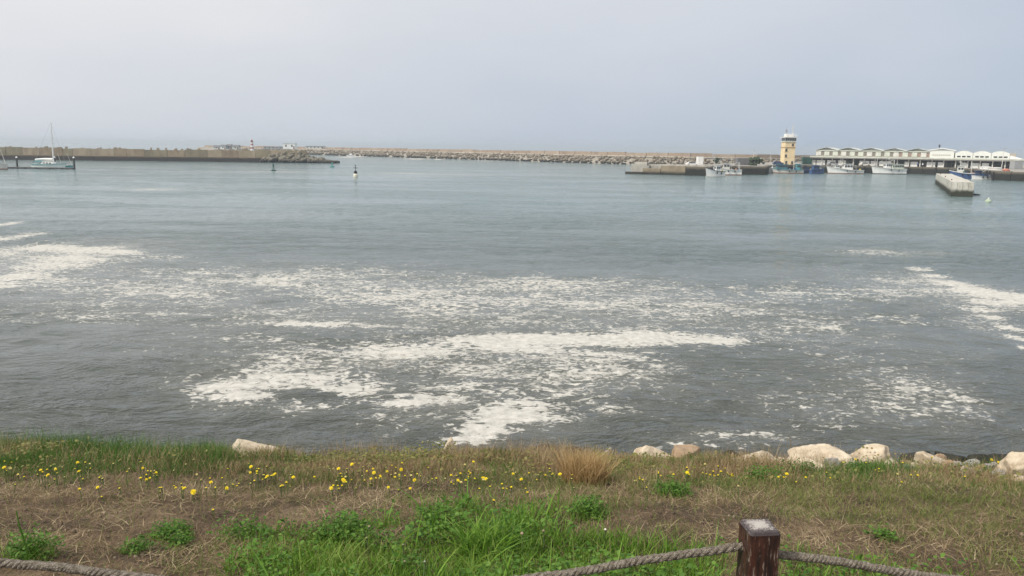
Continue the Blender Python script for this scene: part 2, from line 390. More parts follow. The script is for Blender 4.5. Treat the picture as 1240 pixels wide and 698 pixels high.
    nf = noise(mapping((.8, 1.0, 1), (4, 4, 0)), 4.6, 4, .55, .7); nf = math_('ADD', math_('MULTIPLY', nf, .74), math_('MULTIPLY', n0, .30))
    ff = math_('MULTIPLY_ADD', math_('SUBTRACT', n2, .5), .9, af.outputs['Fac'])
    thf = math_('MULTIPLY_ADD', ff, -.24, .70); thf = math_('ADD', thf, rng_(af.outputs['Fac'], .03, .25, .25, 0))
    fl2 = math_('MULTIPLY', rng_(nf, thf, math_('ADD', thf, .10), smooth=True), .74)
    film = math_('MULTIPLY', rng_(math_('MULTIPLY_ADD', n0, .8, af.outputs['Fac']), .6, 1.6), .20)   # thin milky film round the froth
    foam = math_('MAXIMUM', math_('MAXIMUM', foam, fl2), film)
    # murky shallows near the shore, greener farther out
    sx = N(t, 'ShaderNodeSeparateXYZ'); L(g.outputs['Position'], sx.inputs[0])
    far = rng_(sx.outputs['Y'], 20, 120)
    mc = N(t, 'ShaderNodeMix', data_type='RGBA'); mc.inputs['A'].default_value = (.060, .066, .054, 1); mc.inputs['B'].default_value = (.126, .190, .194, 1); L(far, mc.inputs['Factor'])
    b.inputs['IOR'].default_value = 1.33; L(rng_(sx.outputs['Y'], 20, 150, .09, .12), b.inputs['Roughness'])
    L(mc.outputs['Result'], b.inputs['Base Color']); L(bp.outputs[0], b.inputs['Normal'])
    fb = N(t, 'ShaderNodeBsdfPrincipled'); fb.inputs['Roughness'].default_value = .9; fb.inputs['Specular IOR Level'].default_value = .2
    fcn = noise(mapping((1, 1, 1)), 3.0, 5, .7)
    fc = N(t, 'ShaderNodeMix', data_type='RGBA'); fc.inputs['A'].default_value = (.40, .385, .35, 1); fc.inputs['B'].default_value = (.67, .655, .605, 1); L(rng_(fcn, .3, .65), fc.inputs['Factor'])
    L(fc.outputs['Result'], fb.inputs['Base Color'])
    fbp = N(t, 'ShaderNodeBump'); fbp.inputs['Strength'].default_value = .5; fbp.inputs['Distance'].default_value = .06; L(n1, fbp.inputs['Height']); L(fbp.outputs[0], fb.inputs['Normal'])
    ms = N(t, 'ShaderNodeMixShader'); L(math_('MULTIPLY', foam, .86), ms.inputs[0]); L(b.outputs[0], ms.inputs[1]); L(fb.outputs[0], ms.inputs[2])
    L(ms.outputs[0], t.nodes['Material Output'].inputs['Surface'])
    me = fast_mesh('water', v, f, m, True)
    a = me.attributes.new('foam', 'FLOAT', 'POINT'); a.data.foreach_set('value', d.astype(np.float32))
    a = me.attributes.new('fleck', 'FLOAT', 'POINT'); a.data.foreach_set('value', np.clip(d2, 0, 1.2).astype(np.float32))
    tag(link('water', me), 'grey harbour water with drifting patches of white froth', kind='structure')
build_water()

# ------------------------------------------------------------------ haze
def build_haze():
    m = bpy.data.materials.new('thin_sea_haze'); m.use_nodes = True; t = m.node_tree; t.nodes.clear()
    o = N(t, 'ShaderNodeOutputMaterial'); pv = N(t, 'ShaderNodeVolumePrincipled')
    pv.inputs['Color'].default_value = (.82, .92, 1.0, 1); pv.inputs['Density'].default_value = .00032; pv.inputs['Anisotropy'].default_value = .2
    t.links.new(pv.outputs[0], o.inputs['Volume'])
    b = MB(); b.box(-9600, 9600, -9100, 10100, -2.0, 26.0)
    tag(b.build('haze', m), 'pale sea haze over the whole harbour', kind='stuff')
HAZE = True
if HAZE: build_haze()

# ------------------------------------------------------------------ shared paints
white = weathered('white_paint', (.82, .82, .80), .18, .8, .45)
offwhite = weathered('offwhite_paint', (.62, .61, .57), .25, .9, .55)
cream = weathered('cream_render', (.57, .59, .52), .22, .5, .8)
yellow_r = weathered('yellow_render', (.75, .61, .38), .2, .5, .85)
brownband = weathered('brown_band', (.30, .20, .10), .2)
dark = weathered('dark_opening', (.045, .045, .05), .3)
glass = mat('dark_glass', [(.03, .035, .04), (.06, .07, .08)], rough=.12, spec=.6)
rust = weathered('rust_paint', (.20, .09, .055), .35)
bluep = weathered('blue_paint', (.05, .10, .23), .3)
dkblue = weathered('dark_blue_paint', (.03, .06, .16), .3)
teal = weathered('teal_canvas', (.10, .33, .36), .25)
redp = weathered('red_paint', (.42, .06, .045), .25)
greenp = weathered('green_paint', (.035, .11, .085), .25)
black = weathered('black_paint', (.02, .02, .022), .3)
metal_g = weathered('grey_metal', (.34, .35, .36), .25, 2, .45)
orange = weathered('orange_net', (.48, .20, .14), .3)
buoyy = weathered('yellow_buoy_paint', (.72, .58, .12), .2)
conc = mat('pale_concrete', [(.30, .29, .26), (.44, .42, .37), (.52, .50, .45)], .7, .9, .3, 4)
concd = mat('road_concrete', [(.26, .25, .23), (.38, .36, .32)], .4, .9, .2, 4)
quay_st = tide_stone('quay_stone', [(.13, .11, .085), (.19, .165, .13), (.25, .22, .17)], (.030, .031, .027), 1.9, 2.8)
mole_st = tide_stone('mole_stone', [(.20, .16, .115), (.29, .24, .17), (.37, .31, .23)], (.040, .038, .032), .5, 1.4)
wall_st = tide_stone('breakwater_stone', [(.19, .145, .10), (.29, .225, .155), (.37, .295, .205)], (.055, .048, .046), 1.5, 2.2, .35)
rock_st = tide_stone('armour_rock', [(.13, .11, .085), (.23, .195, .15), (.33, .285, .225)], (.035, .033, .030), .7, 1.8, .5)
pier_st = tide_stone('pier_concrete', [(.30, .28, .23), (.52, .505, .45), (.68, .67, .61)], (.045, .048, .034), .9, 1.5, .9)

# ------------------------------------------------------------------ walls along a line
def along(a, b):
    a = np.array(a, float); b = np.array(b, float); d = b - a; L = float(np.linalg.norm(d[:2])); return L, math.atan2(d[1], d[0])
def rock_stuff(name, m, spots, parent=None, sub=2, flatten=.75):
    vs = []; fs = []; n = 0
    protos = [rock_verts(900 + i, sub, 12, .04) for i in range(10)]
    for (x, y, z, s) in spots:
        p, f = protos[rng.integers(10)]
        a = rng.uniform(0, 6.28); c, s_ = math.cos(a), math.sin(a)
        sc_ = s * rng.uniform(.75, 1.25, 3); sc_[2] *= flatten
        q = p * sc_; b = rng.uniform(-.4, .4); q = np.stack([q[:, 0], q[:, 1] * math.cos(b) - q[:, 2] * math.sin(b), q[:, 1] * math.sin(b) + q[:, 2] * math.cos(b)], 1)
        q = np.stack([q[:, 0] * c - q[:, 1] * s_, q[:, 0] * s_ + q[:, 1] * c, q[:, 2]], 1) + (x, y, z)
        vs.append(q); fs.append(f + n); n += len(p)
    o = link(name, fast_mesh(name, np.concatenate(vs), np.concatenate(fs), m), parent); o['kind'] = 'stuff'; return o

# inner breakwater on the left: a straight stone wall built in panels
def inner_breakwater():
    A = (X(-420, 318), 318.); B = (X(372, 362), 362.); L, ang = along(A, B)
    root = empty('breakwater', (A[0], A[1], 0), 'long brown stone harbour wall behind the moored sailboat, dark below the tide line', 'breakwater', rz=ang)
    b = MB(); b.xprism([(0, -1.5), (9, -1.5), (9, 4.6), (0.5, 4.6), (0.35, 1.9), (0, 1.9)], 0, L); b.build('wall_core', wall_st, root)
    n = int(L / 7.5); pw = L / n; js = [i * pw + (rng.uniform(-2.2, 2.2) if 0 < i < n else 0) for i in range(n + 1)]; mts = [wall_st, tide_stone('breakwater_stone_pale', [(.24, .19, .135), (.34, .275, .195), (.41, .335, .24)], (.05, .045, .045), 1.5, 2.2, .35),
            tide_stone('breakwater_stone_mossy', [(.17, .145, .10), (.25, .215, .145), (.32, .27, .185)], (.05, .045, .045), 1.5, 2.2, .35)]
    for i in range(n):
        x0 = js[i] + .06; x1 = js[i + 1] - .06; top = 5.25 + rng.uniform(-.25, .3)
        c = MB(); y0 = -.22 + rng.uniform(-.06, .06); c.xprism([(y0, 1.95), (.6, 1.95), (.7, top), (y0 + .28, top)], x0, x1)
        c.build('wall_panel', mts[rng.choice([0, 0, 1, 2])], root)
    for i in range(0, n, 2):
        c = MB(); x0 = i * pw; c.xprism([(-.75, -1.2), (.3, -1.2), (.3, 1.85), (-.75, 1.75)], x0 + .06, x0 + 2 * pw - .06); c.build('footing_block', wall_st, root)
    for i in range(46):                                                         # low parapet stones and bollards on top
        x = rng.uniform(.45, 1) * L; h = rng.uniform(.3, .8); wd = rng.uniform(.4, 1.6)
        c = MB(); c.box(x, x + wd, .9, 1.7, 4.62, 5.2 + h, .06, .1); c.build('coping_stone', mts[i % 3], root)
    # rubble at the head
    sp = []
    hx, hy = B
    for i in range(330):
        t = rng.uniform(0, 1) ** .8; r_ = rng.uniform(0, 1)
        x = hx - 20 + t * 34; top = 4.6 * (1 - sstep(.35, 1.0, t)) + .4
        y = hy - 4.5 + rng.uniform(-1, 1) * 4 * (1.1 - .4 * t) + (1 - r_) * 6
        z = top * (1 - abs(y - hy) / 9) * rng.uniform(.3, 1)
        sp.append((x, y, z, rng.uniform(.7, 1.5)))
    o = rock_stuff('rubble', tide_stone('dark_rubble', [(.10, .095, .075), (.18, .165, .13), (.27, .25, .20)], (.03, .028, .026), .8, 1.8, .5), sp, None)
    o.parent = root; o.matrix_parent_inverse = (Matrix.Translation(root.location) @ Matrix.Rotation(ang, 4, 'Z')).inverted()
inner_breakwater()

# outer breakwater: capped rubble mound with a crest wall, curving round behind the harbour
def outer_breakwater():
    line = [(232, 820), (255, 790), (295, 745), (345, 705), (440, 622), (540, 545), (640, 484), (740, 437), (830, 412), (930, 405), (1010, 420), (1100, 430)]
    pts = [np.array((X(px, Y), Y)) for px, Y in line]
    root = empty('breakwater', (pts[6][0], pts[6][1], 0), 'long outer breakwater of tumbled rock with low crest wall along the horizon', 'breakwater')
    def loc(p): return (p[0] - pts[6][0], p[1] - pts[6][1])
    def nrm(i):
        a = pts[max(i - 1, 0)]; b = pts[min(i + 1, len(pts) - 1)]; d = (b - a) / np.linalg.norm(b - a); return np.array((d[1], -d[0]))  # towards the harbour
    prof = [(0, -1.5), (-2, .2), (-7.0, 3.6), (-7.3, 4.3), (-13, 4.3), (-14, 4.4), (-26, 4.4), (-40, -1.5)]
    b = MB(); vs = []; fs = []
    for i, p in enumerate(pts):
        n = nrm(i)
        for o, z in prof:
            q = loc(p + n * (o)); vs.append((q[0], q[1], z))
    k = len(prof)
    for i in range(len(pts) - 1):
        for j in range(k - 1): fs.append((i * k + j, (i + 1) * k + j, (i + 1) * k + j + 1, i * k + j + 1))
    b.add(vs, fs); b.build('mound_core', mat('mound_core', [(.22, .20, .17), (.36, .33, .28)], .4, .9), root)
    capm = weathered('crest_wall_stone', (.33, .26, .20), .25, .25, .9); capm2 = weathered('crest_wall_pale', (.37, .30, .235), .25, .25, .9)
    roadm = weathered('breakwater_kerb', (.55, .51, .44), .2, .4, .9)
    for i in range(len(pts) - 1):
        a, c = pts[i], pts[i + 1]; na, nc = nrm(i), nrm(i + 1); L = np.linalg.norm(c - a); m = max(1, int(L / 12))
        for j in range(m):
            t0, t1 = (j + .012) / m, (j + .988) / m; pa = a + (c - a) * t0; pb = a + (c - a) * t1; ma, mb = na + (nc - na) * t0, na + (nc - na) * t1
            top = 6.45 + rng.uniform(-.15, .25)
            def quad(o0, o1): return [loc(pa + ma * o0), loc(pb + mb * o0), loc(pb + mb * o1), loc(pa + ma * o1)]
            w_ = MB(); w_.prism(quad(-14, -15.6), 4.35, top); w_.build('crest_wall', [capm, capm, capm2][rng.integers(3)], root)
            w_ = MB(); w_.prism(quad(-6.9, -7.6), 4.25, 4.75); w_.build('road_kerb', roadm, root)
    sp = []
    for i in range(1, len(pts) - 1):
        a, c = pts[i], pts[i + 1]; na, nc = nrm(i), nrm(i + 1); L = np.linalg.norm(c - a)
        near = max(.35, min(1, 480 / a[1]))
        for _ in range(int(L * 3.2 * near)):
            t = rng.random(); o = rng.random() ** .9
            n = na + (nc - na) * t; q = a + (c - a) * t + n * (-.3 - 7.2 * o)
            sp.append((q[0], q[1], -.2 + 4.4 * o + rng.uniform(-.2, .35), rng.uniform(.6, 1.35) * (1.15 if near < .8 else 1)))
    o = rock_stuff('armour_rocks', rock_st, sp, None, 1); o.parent = root; o.location = (-pts[6][0], -pts[6][1], 0)
    # small lamp posts along the crest
    return pts
outer_pts = outer_breakwater()

def small_house(px, pyb, Y, w_, d_, h_, wall, label, roof=None, cat='building', group=None, name='harbour_hut', flatroof=False, zbase=None):
    z = Z(pyb, px, Y) if zbase is None else zbase
    r = empty(name, (X(px, Y, z), Y, z), label, cat, group)
    b = MB(); b.box(-w_ / 2, w_ / 2, 0, d_, 0, h_, .05); b.build('wall', wall, r)
    if flatroof:
        b = MB(); b.box(-w_ / 2 - .15, w_ / 2 + .15, -.15, d_ + .15, h_ + .003, h_ + .25, .05); b.build('roof', roof or conc, r)
    else:
        b = MB(); b.xprism([(-.3, h_), (d_ + .3, h_), (d_ / 2, h_ + d_ * .28)], -w_ / 2 - .2, w_ / 2 + .2); b.build('roof', roof or rust, r)
    nw = max(1, int(w_ / 3))
    for i in range(nw):
        cx = (i + .5) / nw * w_ - w_ / 2
        b = MB(); b.box(cx - .5, cx + .5, -.06, .02, h_ * .42, h_ * .8); b.build('window', dark, r)
    b = MB(); b.box(w_ / 2 - 1.2, w_ / 2 - .35, -.08, .02, .02, min(2, h_ * .75)); b.build('door', rust, r)
    return r
huts = [(262, 640, 6, 2.6, offwhite, 'small grey hut leftmost of the row left of the striped lighthouse'),
        (270, 640, 5, 3.2, white, 'white hut with a ridge roof second in the row left of the striped lighthouse'),
        (277, 642, 4.5, 3.8, metal_g, 'dark grey taller hut in the middle of the row left of the lighthouse'),
        (285, 640, 6, 3.0, cream, 'cream hut next left of the red and white lighthouse')]
grey_roof = weathered('slate_roof', (.15, .15, .16), .2)
for px, Y, w_, h_, m, lab in huts: small_house(px, 181.0, Y, w_ * .9, 5, h_ * .72, m, lab, grey_roof, 'hut', 'huts by the lighthouse')
small_house(350, 180.6, 560, 8.5, 6, 3.6, white, 'white flat roofed building right of the lighthouse on the breakwater', conc, flatroof=True, name='harbour_building')
small_house(381, 180.4, 640, 15, 6, 1.9, offwhite, 'long low grey shed near the end of the inner wall', grey_roof, 'shed', name='harbour_shed', flatroof=True)
small_house(333, 180.6, 640, 19, 6, 1.6, metal_g, 'low dark strip of sheds just right of the striped lighthouse', grey_roof, 'shed', name='harbour_shed', flatroof=True)

def lighthouse():
    Y = 640; px = 305.5; z0 = Z(182.5, px, Y); zt = Z(169, px, Y); H = zt - z0
    r = empty('lighthouse', (X(px, Y, z0), Y, z0), 'small lighthouse with red and white bands beyond the inner harbour wall', 'lighthouse')
    n = 5; body = H * .76
    for i in range(n):
        a, b = i / n, (i + 1) / n; ra, rb = 1.35 - .35 * a, 1.35 - .35 * b
        q = MB(); q.lathe([(ra, body * a), (rb, body * b - .01)], 18); q.build('tower_band', white if i % 2 == 0 else weathered('faded_red', (.36, .12, .11), .2), r, False)
    q = MB(); q.lathe([(1.45, body), (1.45, body + .3)], 18); q.build('gallery', redp, r)
    q = MB(); q.lathe([(.8, body + .3), (.8, body + H * .13)], 12); q.build('lantern', glass, r)
    q = MB(); q.lathe([(.95, body + H * .13), (.5, body + H * .19), (.06, body + H * .22), (.04, H)], 12); q.build('lantern_roof', redp, r)
lighthouse()

# ------------------------------------------------------------------ quay and mole on the right
TOP = 2.75
def quay():
    fr = [(757, 263), (800, 258), (830, 255), (858, 251), (862, 276), (892, 276), (893, 272), (927, 271), (931, 308), (975, 318), (1100, 314), (1150, 303), (1196, 268), (1203, 248), (1245, 240), (1420, 222)]
    F = [(X(p, Y), Y) for p, Y in fr]
    back = [(X(1420, 222) + 260, 222.), (X(1420, 222) + 260, 470.), (X(930, 400), 396.), (X(885, 345), 345.), (X(862, 310), 310.), (X(757, 290), 290.)]
    root = empty('quay', (F[9][0], F[9][1], 0), 'dark stone fishing quay with a mole that points left into the harbour', 'quay')
    ox, oy = F[9]
    L_ = lambda p: (p[0] - ox, p[1] - oy)
    # deck inset a little so that the wall blocks stand proud
    b = MB(); poly = [L_((x, y + .25)) for x, y in F[1:]] + [L_(p) for p in back[:-1]] + [L_((X(765, 288), 288.))]
    b.prism(poly, -1.5, TOP); b.build('quay_deck', concd, root)
    for i in range(len(F) - 1):
        a = np.array(F[i]); c = np.array(F[i + 1]); d = c - a; L = np.linalg.norm(d); u = d / L; n = np.array((u[1], -u[0])); m = max(1, int(round(L / 6)))
        pale = i < 2
        for j in range(m):
            t0 = a + u * (L * j / m + .07); t1 = a + u * (L * (j + 1) / m - .07); pr = .22 + rng.uniform(0, .12)
            top0 = TOP + .18 + rng.uniform(-.06, .06)
            q = MB()
            if i == 0:   # the nose ramps down to the water
                h0 = .25 + (j / m) * 2.5; top0 = min(TOP + .1, h0 + .5)
            q.prism([L_(t0 + n * pr), L_(t1 + n * pr), L_(t1 - n * .9), L_(t0 - n * .9)], -1.4, top0)
            q.build('quay_wall', mole_st if pale else quay_st, root)
            if not pale and i >= 8 and j % 2 == 0:
                q = MB(); g0 = a + u * (L * j / m); q.prism([L_(g0 - u * .22 + n * .62), L_(g0 + u * .22 + n * .62), L_(g0 + u * .22 + n * .3), L_(g0 - u * .22 + n * .3)], -1, TOP - .1); q.build('fender_post', black, root)
    # steps and the raised platform on the mole's nose
    for k, (p0, p1, h) in enumerate(((764, 783, 3.3), (768, 783, 3.95))):
        q = MB(); q.prism([L_((X(p0, 263 + k), 263.5 + k)), L_((X(p1, 262 + k), 262.2 + k)), L_((X(p1, 268), 268)), L_((X(p0, 268), 268))], TOP - 1.5, h); q.build('mole_platform', conc, root)
    q = MB(); q.prism([L_((X(783, 268), 268)), L_((X(862, 262), 262)), L_((X(862, 263), 263)), L_((X(783, 269), 269))], TOP, TOP + .55); q.build('mole_parapet', conc, root)
    return root
quay()

def person(px, Y, shirt, trousers, label):
    """tiny standing figure on the quay, one skinned body"""
    r = empty('person', (X(px, Y, TOP), Y, TOP), label, 'person')
    b = MB()
    b.tube([(-.10, 0, 0), (-.11, 0, .45), (-.09, 0, .88)], .07, 6, .1); b.tube([(.10, .1, 0), (.11, .03, .45), (.09, 0, .88)], .07, 6, .1); b.build('trousers', trousers, r)
    b = MB(); b.lathe([(.16, .86), (.2, 1.1), (.22, 1.38), (.08, 1.5), (.07, 1.54)], 8); b.tube([(-.22, 0, 1.4), (-.28, .02, 1.1), (-.25, -.1, .85)], .06, 5, .045); b.tube([(.22, 0, 1.4), (.28, .02, 1.1), (.25, -.1, .85)], .06, 5, .045); b.build('shirt', shirt, r)
    b = MB(); b.lathe([(.03, 1.5), (.09, 1.58), (.11, 1.66), (.09, 1.74), (.02, 1.78)], 8); b.build('head', weathered('skin', (.45, .28, .2), .1), r)

# ------------------------------------------------------------------ fish market hall
def market_hall():
    A = np.array((X(981.5, 338), 338.)); B = np.array((X(1231, 300), 300.)); L, ang = along(A, B)
    root = empty('market_hall', (A[0], A[1], TOP), 'long cream and white fish market hall with scalloped roof and deep dark arcade', 'building', rz=ang)
    D = 24.0; zc = Z(190.6, 985, 336) - TOP; k = zc / 3.75
    H1 = zc; H2 = H1 + 2.75; 
    q = MB(); q.box(0.4, L - .4, 7.2, D, 0.0, H1 - .3, .1); q.build('ground_floor', weathered('hall_wall', (.40, .39, .36), .2, .4, .9), root)
    q = MB(); q.box(-.6, L + 2.2, -.8, 8.5, H1, H1 + .55, .05); q.build('canopy', cream, root)
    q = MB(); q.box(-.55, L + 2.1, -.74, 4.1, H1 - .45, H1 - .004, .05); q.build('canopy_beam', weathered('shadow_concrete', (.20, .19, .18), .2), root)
    q = MB(); q.box(-.3, L + 1.5, 3.0, 3.5, H1 - 1.1, H1 - .452, .02); q.build('shade_band', dark, root)  # dark strip added in place of the deep shade under the canopy
    nb = 18
    for i in range(nb + 1):
        x = i * (L / nb); c = MB(); c.box(x - .2, x + .2, .3, .7, 0, H1 - .46, .03); c.build('column', offwhite, root)
    # ground floor doors: pale shutters and dark bays
    spans = [(.0, .022, 1), (.026, .075, 1), (.082, .13, 1), (.14, .185, 1), (.195, .215, 0), (.22, .245, 0), (.252, .305, 1), (.31, .345, 1), (.352, .415, 1), (.42, .47, 0), (.478, .50, 1), (.507, .545, 1), (.55, .575, 0), (.585, .63, 1), (.638, .67, 1), (.68, .70, 0),
             (.705, .735, 0), (.742, .78, 1), (.79, .83, 1), (.84, .875, 1), (.88, .93, 0), (.94, .97, 0)]
    for s0, s1, pale in spans:
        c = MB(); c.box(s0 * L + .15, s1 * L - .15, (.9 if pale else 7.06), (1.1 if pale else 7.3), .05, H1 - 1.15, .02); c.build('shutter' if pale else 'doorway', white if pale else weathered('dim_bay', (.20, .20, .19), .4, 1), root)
    # clerestory: cream panels with dark window strips between
    q = MB(); q.box(.8, L - .8, 5.2, D, H1 + .56, H2, .05); q.build('upper_wall', weathered('upper_wall', (.42, .38, .33), .25, .5), root)
    Lw = .585 * L
    npan = 13; pw = Lw / npan
    for i in range(npan):
        x0 = .9 + i * pw; c = MB(); c.box(x0, x0 + pw * .60, 4.9, 5.3, H1 + .75, H2 - .15, .02); c.build('wall_panel', cream if i % 3 else offwhite, root)
        for j in range(2):
            c = MB(); c.box(x0 + pw * (.66 + .16 * j), x0 + pw * (.78 + .16 * j), 5.05, 5.3, H1 + .95, H2 - .35); c.build('window', weathered('dull_red', (.34, .24, .20), .2) if i > 8 else weathered('brown_glass', (.24, .22, .19), .3), root)
    c = MB(); c.box(.6, Lw + .4, 4.7, 6.2, H2, H2 + .35, .02); c.build('eaves', cream, root)
    # shallow folded roof shells over the left part
    nsh = 5; sw = Lw / nsh; shell = weathered('grey_roof_shell', (.56, .58, .54), .15, .6, .8)
    for i in range(nsh):
        x0 = .8 + i * sw; h = 1.15; t = .13; prof = []
        for j in range(13):
            u = j / 12; prof.append((x0 + u * sw, H2 + .40 + h * (1 - abs(2 * u - 1) ** 1.35)))
        prof = prof + [(x, z - t) for x, z in prof[::-1]]
        c = MB(); c.yprism(prof, 4.4, D); c.build('roof_shell', shell, root)
        c = MB(); c.yprism([(x0 + .1, H2 + .36)] + [(x0 + .1 + u * (sw - .2), H2 + .18 + (h - .12) * (1 - abs(2 * u - 1) ** 1.35) + .002) for u in np.linspace(.04, .96, 11)] + [(x0 + sw - .1, H2 + .36)], 5.6, 5.8); c.build('gable_infill', weathered('gable_glazing', (.52, .54, .50), .1, 2), root)
        for j in range(1, 12):
            u = j / 12; hh = h * (1 - abs(2 * u - 1) ** 1.35) - .05
            if hh > .15:
                c = MB(); c.box(x0 + u * sw - .06, x0 + u * sw + .06, 5.35, 5.55, H2 + .352, H2 + .2 + hh); c.build('gable_mullion', offwhite, root)
    # white gable in the middle
    g0, g1 = .595 * L, .71 * L; gm = (g0 + g1) / 2
    c = MB(); c.yprism([(g0, H1 + .556), (g1, H1 + .556), (g1, H2 + .65), (gm, H2 + 1.4), (g0, H2 + .65)], 4.0, 20); c.build('white_gable', weathered('hump_white', (.70, .71, .68), .12), root)
    c = MB(); c.yprism([(g0 - .5, H2 + .62), (gm, H2 + 1.42), (g1 + .5, H2 + .62), (g1 + .5, H2 + .95), (gm, H2 + 1.75), (g0 - .5, H2 + .95)], 3.7, 20.5); c.build('gable_roof', white, root)
    c = MB(); c.yprism([(gm - 3.0, H2 + .75), (gm + 3.0, H2 + .75), (gm, H2 + 1.5)], 3.93, 4.05); c.build('gable_vent', metal_g, root)
    for j in range(9):
        c = MB(); x = g0 + 1 + j * (g1 - g0 - 2) / 9; c.box(x, x + .5, 3.93, 4.06, H1 + 1.4, H1 + 1.9); c.build('window', weathered('pale_glass', (.42, .40, .34), .1), root)
    c = MB(); c.tube([(gm - 1.2, 5, H2 + 1.4), (gm - 1.2, 5, H2 + 3.2)], .12, 6); c.box(gm - 1.55, gm - .85, 4.7, 5.3, H2 + 2.2, H2 + 2.9, .1); c.build('roof_siren', dark, root)
    # three white humps at the right end
    for i in range(3):
        a = .715 * L + i * .083 * L; b = a + .081 * L; prof = []
        for j in range(15):
            u = j / 14; prof.append((a + u * (b - a), H2 - .9 + 1.55 * math.sin(math.pi * (.1 + .8 * u)) ** .8 * 1.0 + .1))
        prof = [(a, H1 + .556)] + prof + [(b, H1 + .556)]
        c = MB(); c.yprism(prof, 4.3, 20); c.build('roof_hump', weathered('hump_white', (.70, .71, .68), .12), root)
        for j in range(3):
            x = a + (b - a) * (.12 + .28 * j); c = MB(); c.box(x, x + (b - a) * .2, 4.2, 4.33, H1 + .95, H1 + 1.5); c.build('window', glass if j != 1 else dark, root)
    c = MB(); e0 = .964 * L; c.yprism([(e0, H1 + .556), (L + 1.9, H1 + .556), (L + 1.2, H1 + .75), (e0, H1 + 1.9)], 3.6, 20); c.build('end_roof', white, root)
market_hall()

# ------------------------------------------------------------------ harbour control tower
def tower():
    Y = 330; px = 956.5; zb = TOP; x0 = X(px, Y, 8)
    r = empty('harbour_tower', (x0, Y, zb), 'tall cream yellow harbour control tower with dark windowed gallery and roof aerials', 'tower')
    zz = lambda py: Z(py, px, Y) - zb
    hw = 2.2
    b = MB(); b.box(-hw, hw, 0, 4.9, 0, zz(179.4), .05); b.build('shaft', yellow_r, r)
    b = MB(); b.box(-hw - .12, hw + .12, -.12, 5.0, zz(179.4) + .003, zz(178.6), .02); b.build('string_course', brownband, r)
    b = MB(); b.box(-hw, hw, 0, 4.9, zz(178.6) + .003, zz(172.2), .05); b.build('upper_shaft', yellow_r, r)
    b = MB(); b.box(-hw - .3, hw + .3, -.3, 5.2, zz(172.2) + .003, zz(171.0), .05); b.build('cornice', cream, r)
    b = MB(); b.box(-hw - .05, hw + .05, -.05, 4.95, zz(171) + .003, zz(167.2), .3); b.build('window_band', glass, r)
    for i in range(6):
        b = MB(); x = -hw + i * (2 * hw / 5); b.box(x - .09, x + .09, -.14, .02, zz(171) + .004, zz(167.2)); b.build('mullion', metal_g, r)
    b = MB(); b.box(-hw - .55, hw + .55, -.55, 5.4, zz(167.2) + .003, zz(166), .05); b.build('gallery_roof', offwhite, r)
    b = MB(); b.box(-1.7, 1.5, .9, 4, zz(166) + .003, zz(162.2), .1); b.build('roof_cabin', white, r)
    for i in range(7):
        x = -hw - .2 + i * (2 * hw + .4) / 6
        b = MB(); b.tube([(x, -.3, zz(166)), (x, -.3, zz(163.2))], .07, 5); b.build('railing_post', white, r)
    for py in (164.6, 163.2):
        b = MB(); b.tube([(-hw - .2, -.3, zz(py)), (hw + .2, -.3, zz(py))], .07, 5); b.build('railing', white, r)
    b = MB(); b.tube([(-1.6, 1.5, zz(163)), (-1.6, 1.5, zz(153.5))], .14, 6, .06); b.box(-1.95, -1.25, 1.2, 1.8, zz(160.5), zz(157.5), .1); b.build('aerial', metal_g, r)
    b = MB(); b.tube([(1.2, 1.5, zz(163)), (1.2, 1.5, zz(149.5))], .2, 6, .08); b.box(.7, 1.7, 1.45, 1.55, zz(152.5), zz(152)); b.box(.8, 1.6, 1.45, 1.55, zz(155.5), zz(155)); b.build('aerial', offwhite, r)
    for (dx, py, h) in ((1.05, 175.5, .9), (-1.55, 182, 1.1), (-1.55, 189, 1.1), (1.3, 197, 1.2), (-1.2, 197, 1.2)):
        b = MB(); b.box(dx - .4, dx + .4, -.06, .03, zz(py) - h / 2, zz(py) + h / 2); w_ = b.build('window', glass, r)
        b = MB(); b.box(dx - .5, dx + .5, -.12, .02, zz(py) - h / 2 - .16, zz(py) - h / 2 - .01); b.build('sill', brownband, w_)
tower()

# ------------------------------------------------------------------ boats
def hull_mesh(L, B, zs, zb, draft=.5, rake=.12, stern=.82, sheer=2.3, flare=.80, n=16):
    """stern at x=0, bow at x=L; returns verts, faces and the sheer line"""
    secs = []; line = []
    for i in range(n):
        t = i / (n - 1)
        b = B / 2 * min(1, stern + .5 * t) * max(0.0, 1 - max(0, (t - .42) / .58) ** 2.3) ** .9
        b = max(b, .02)
        z = zs + (zb - zs) * t ** sheer + .12 * zs * (1 - t) ** 3
        rk = rake * L * (t ** 4)
        xb = t * L * (1 - rake) 
        lv = [(-draft, .06, 0), (-draft * .55, .62, .25), (0.0, flare, .5), (z * .5, .90 * flare + .1, .72), (z, 1.0, 1.0)]
        secs.append([(xb + rk * k + (rake * L * .0), b * f_, zz) for zz, f_, k in lv]); line.append((xb + rk, b, z))
    v = []; f = []
    for s in secs:
        v += [(x, y, z) for x, y, z in s] + [(x, -y, z) for x, y, z in s]
    m = 10
    for i in range(n - 1):
        for k in range(4):
            a = i * m + k; f.append((a, a + 1, a + 1 + m, a + m)); a = i * m + 5 + k; f.append((a, a + m, a + 1 + m, a + 1))
        f.append((i * m, i * m + m, i * m + m + 5, i * m + 5))
    f.append((0, 5, 6, 7, 8, 9, 4, 3, 2, 1))
    return v, f, line
def at_line(line, x):
    for (x0, b0, z0), (x1, b1, z1) in zip(line, line[1:]):
        if x0 <= x <= x1:
            t = (x - x0) / max(1e-6, x1 - x0); return b0 + (b1 - b0) * t, z0 + (z1 - z0) * t
    return line[-1][1], line[-1][2]
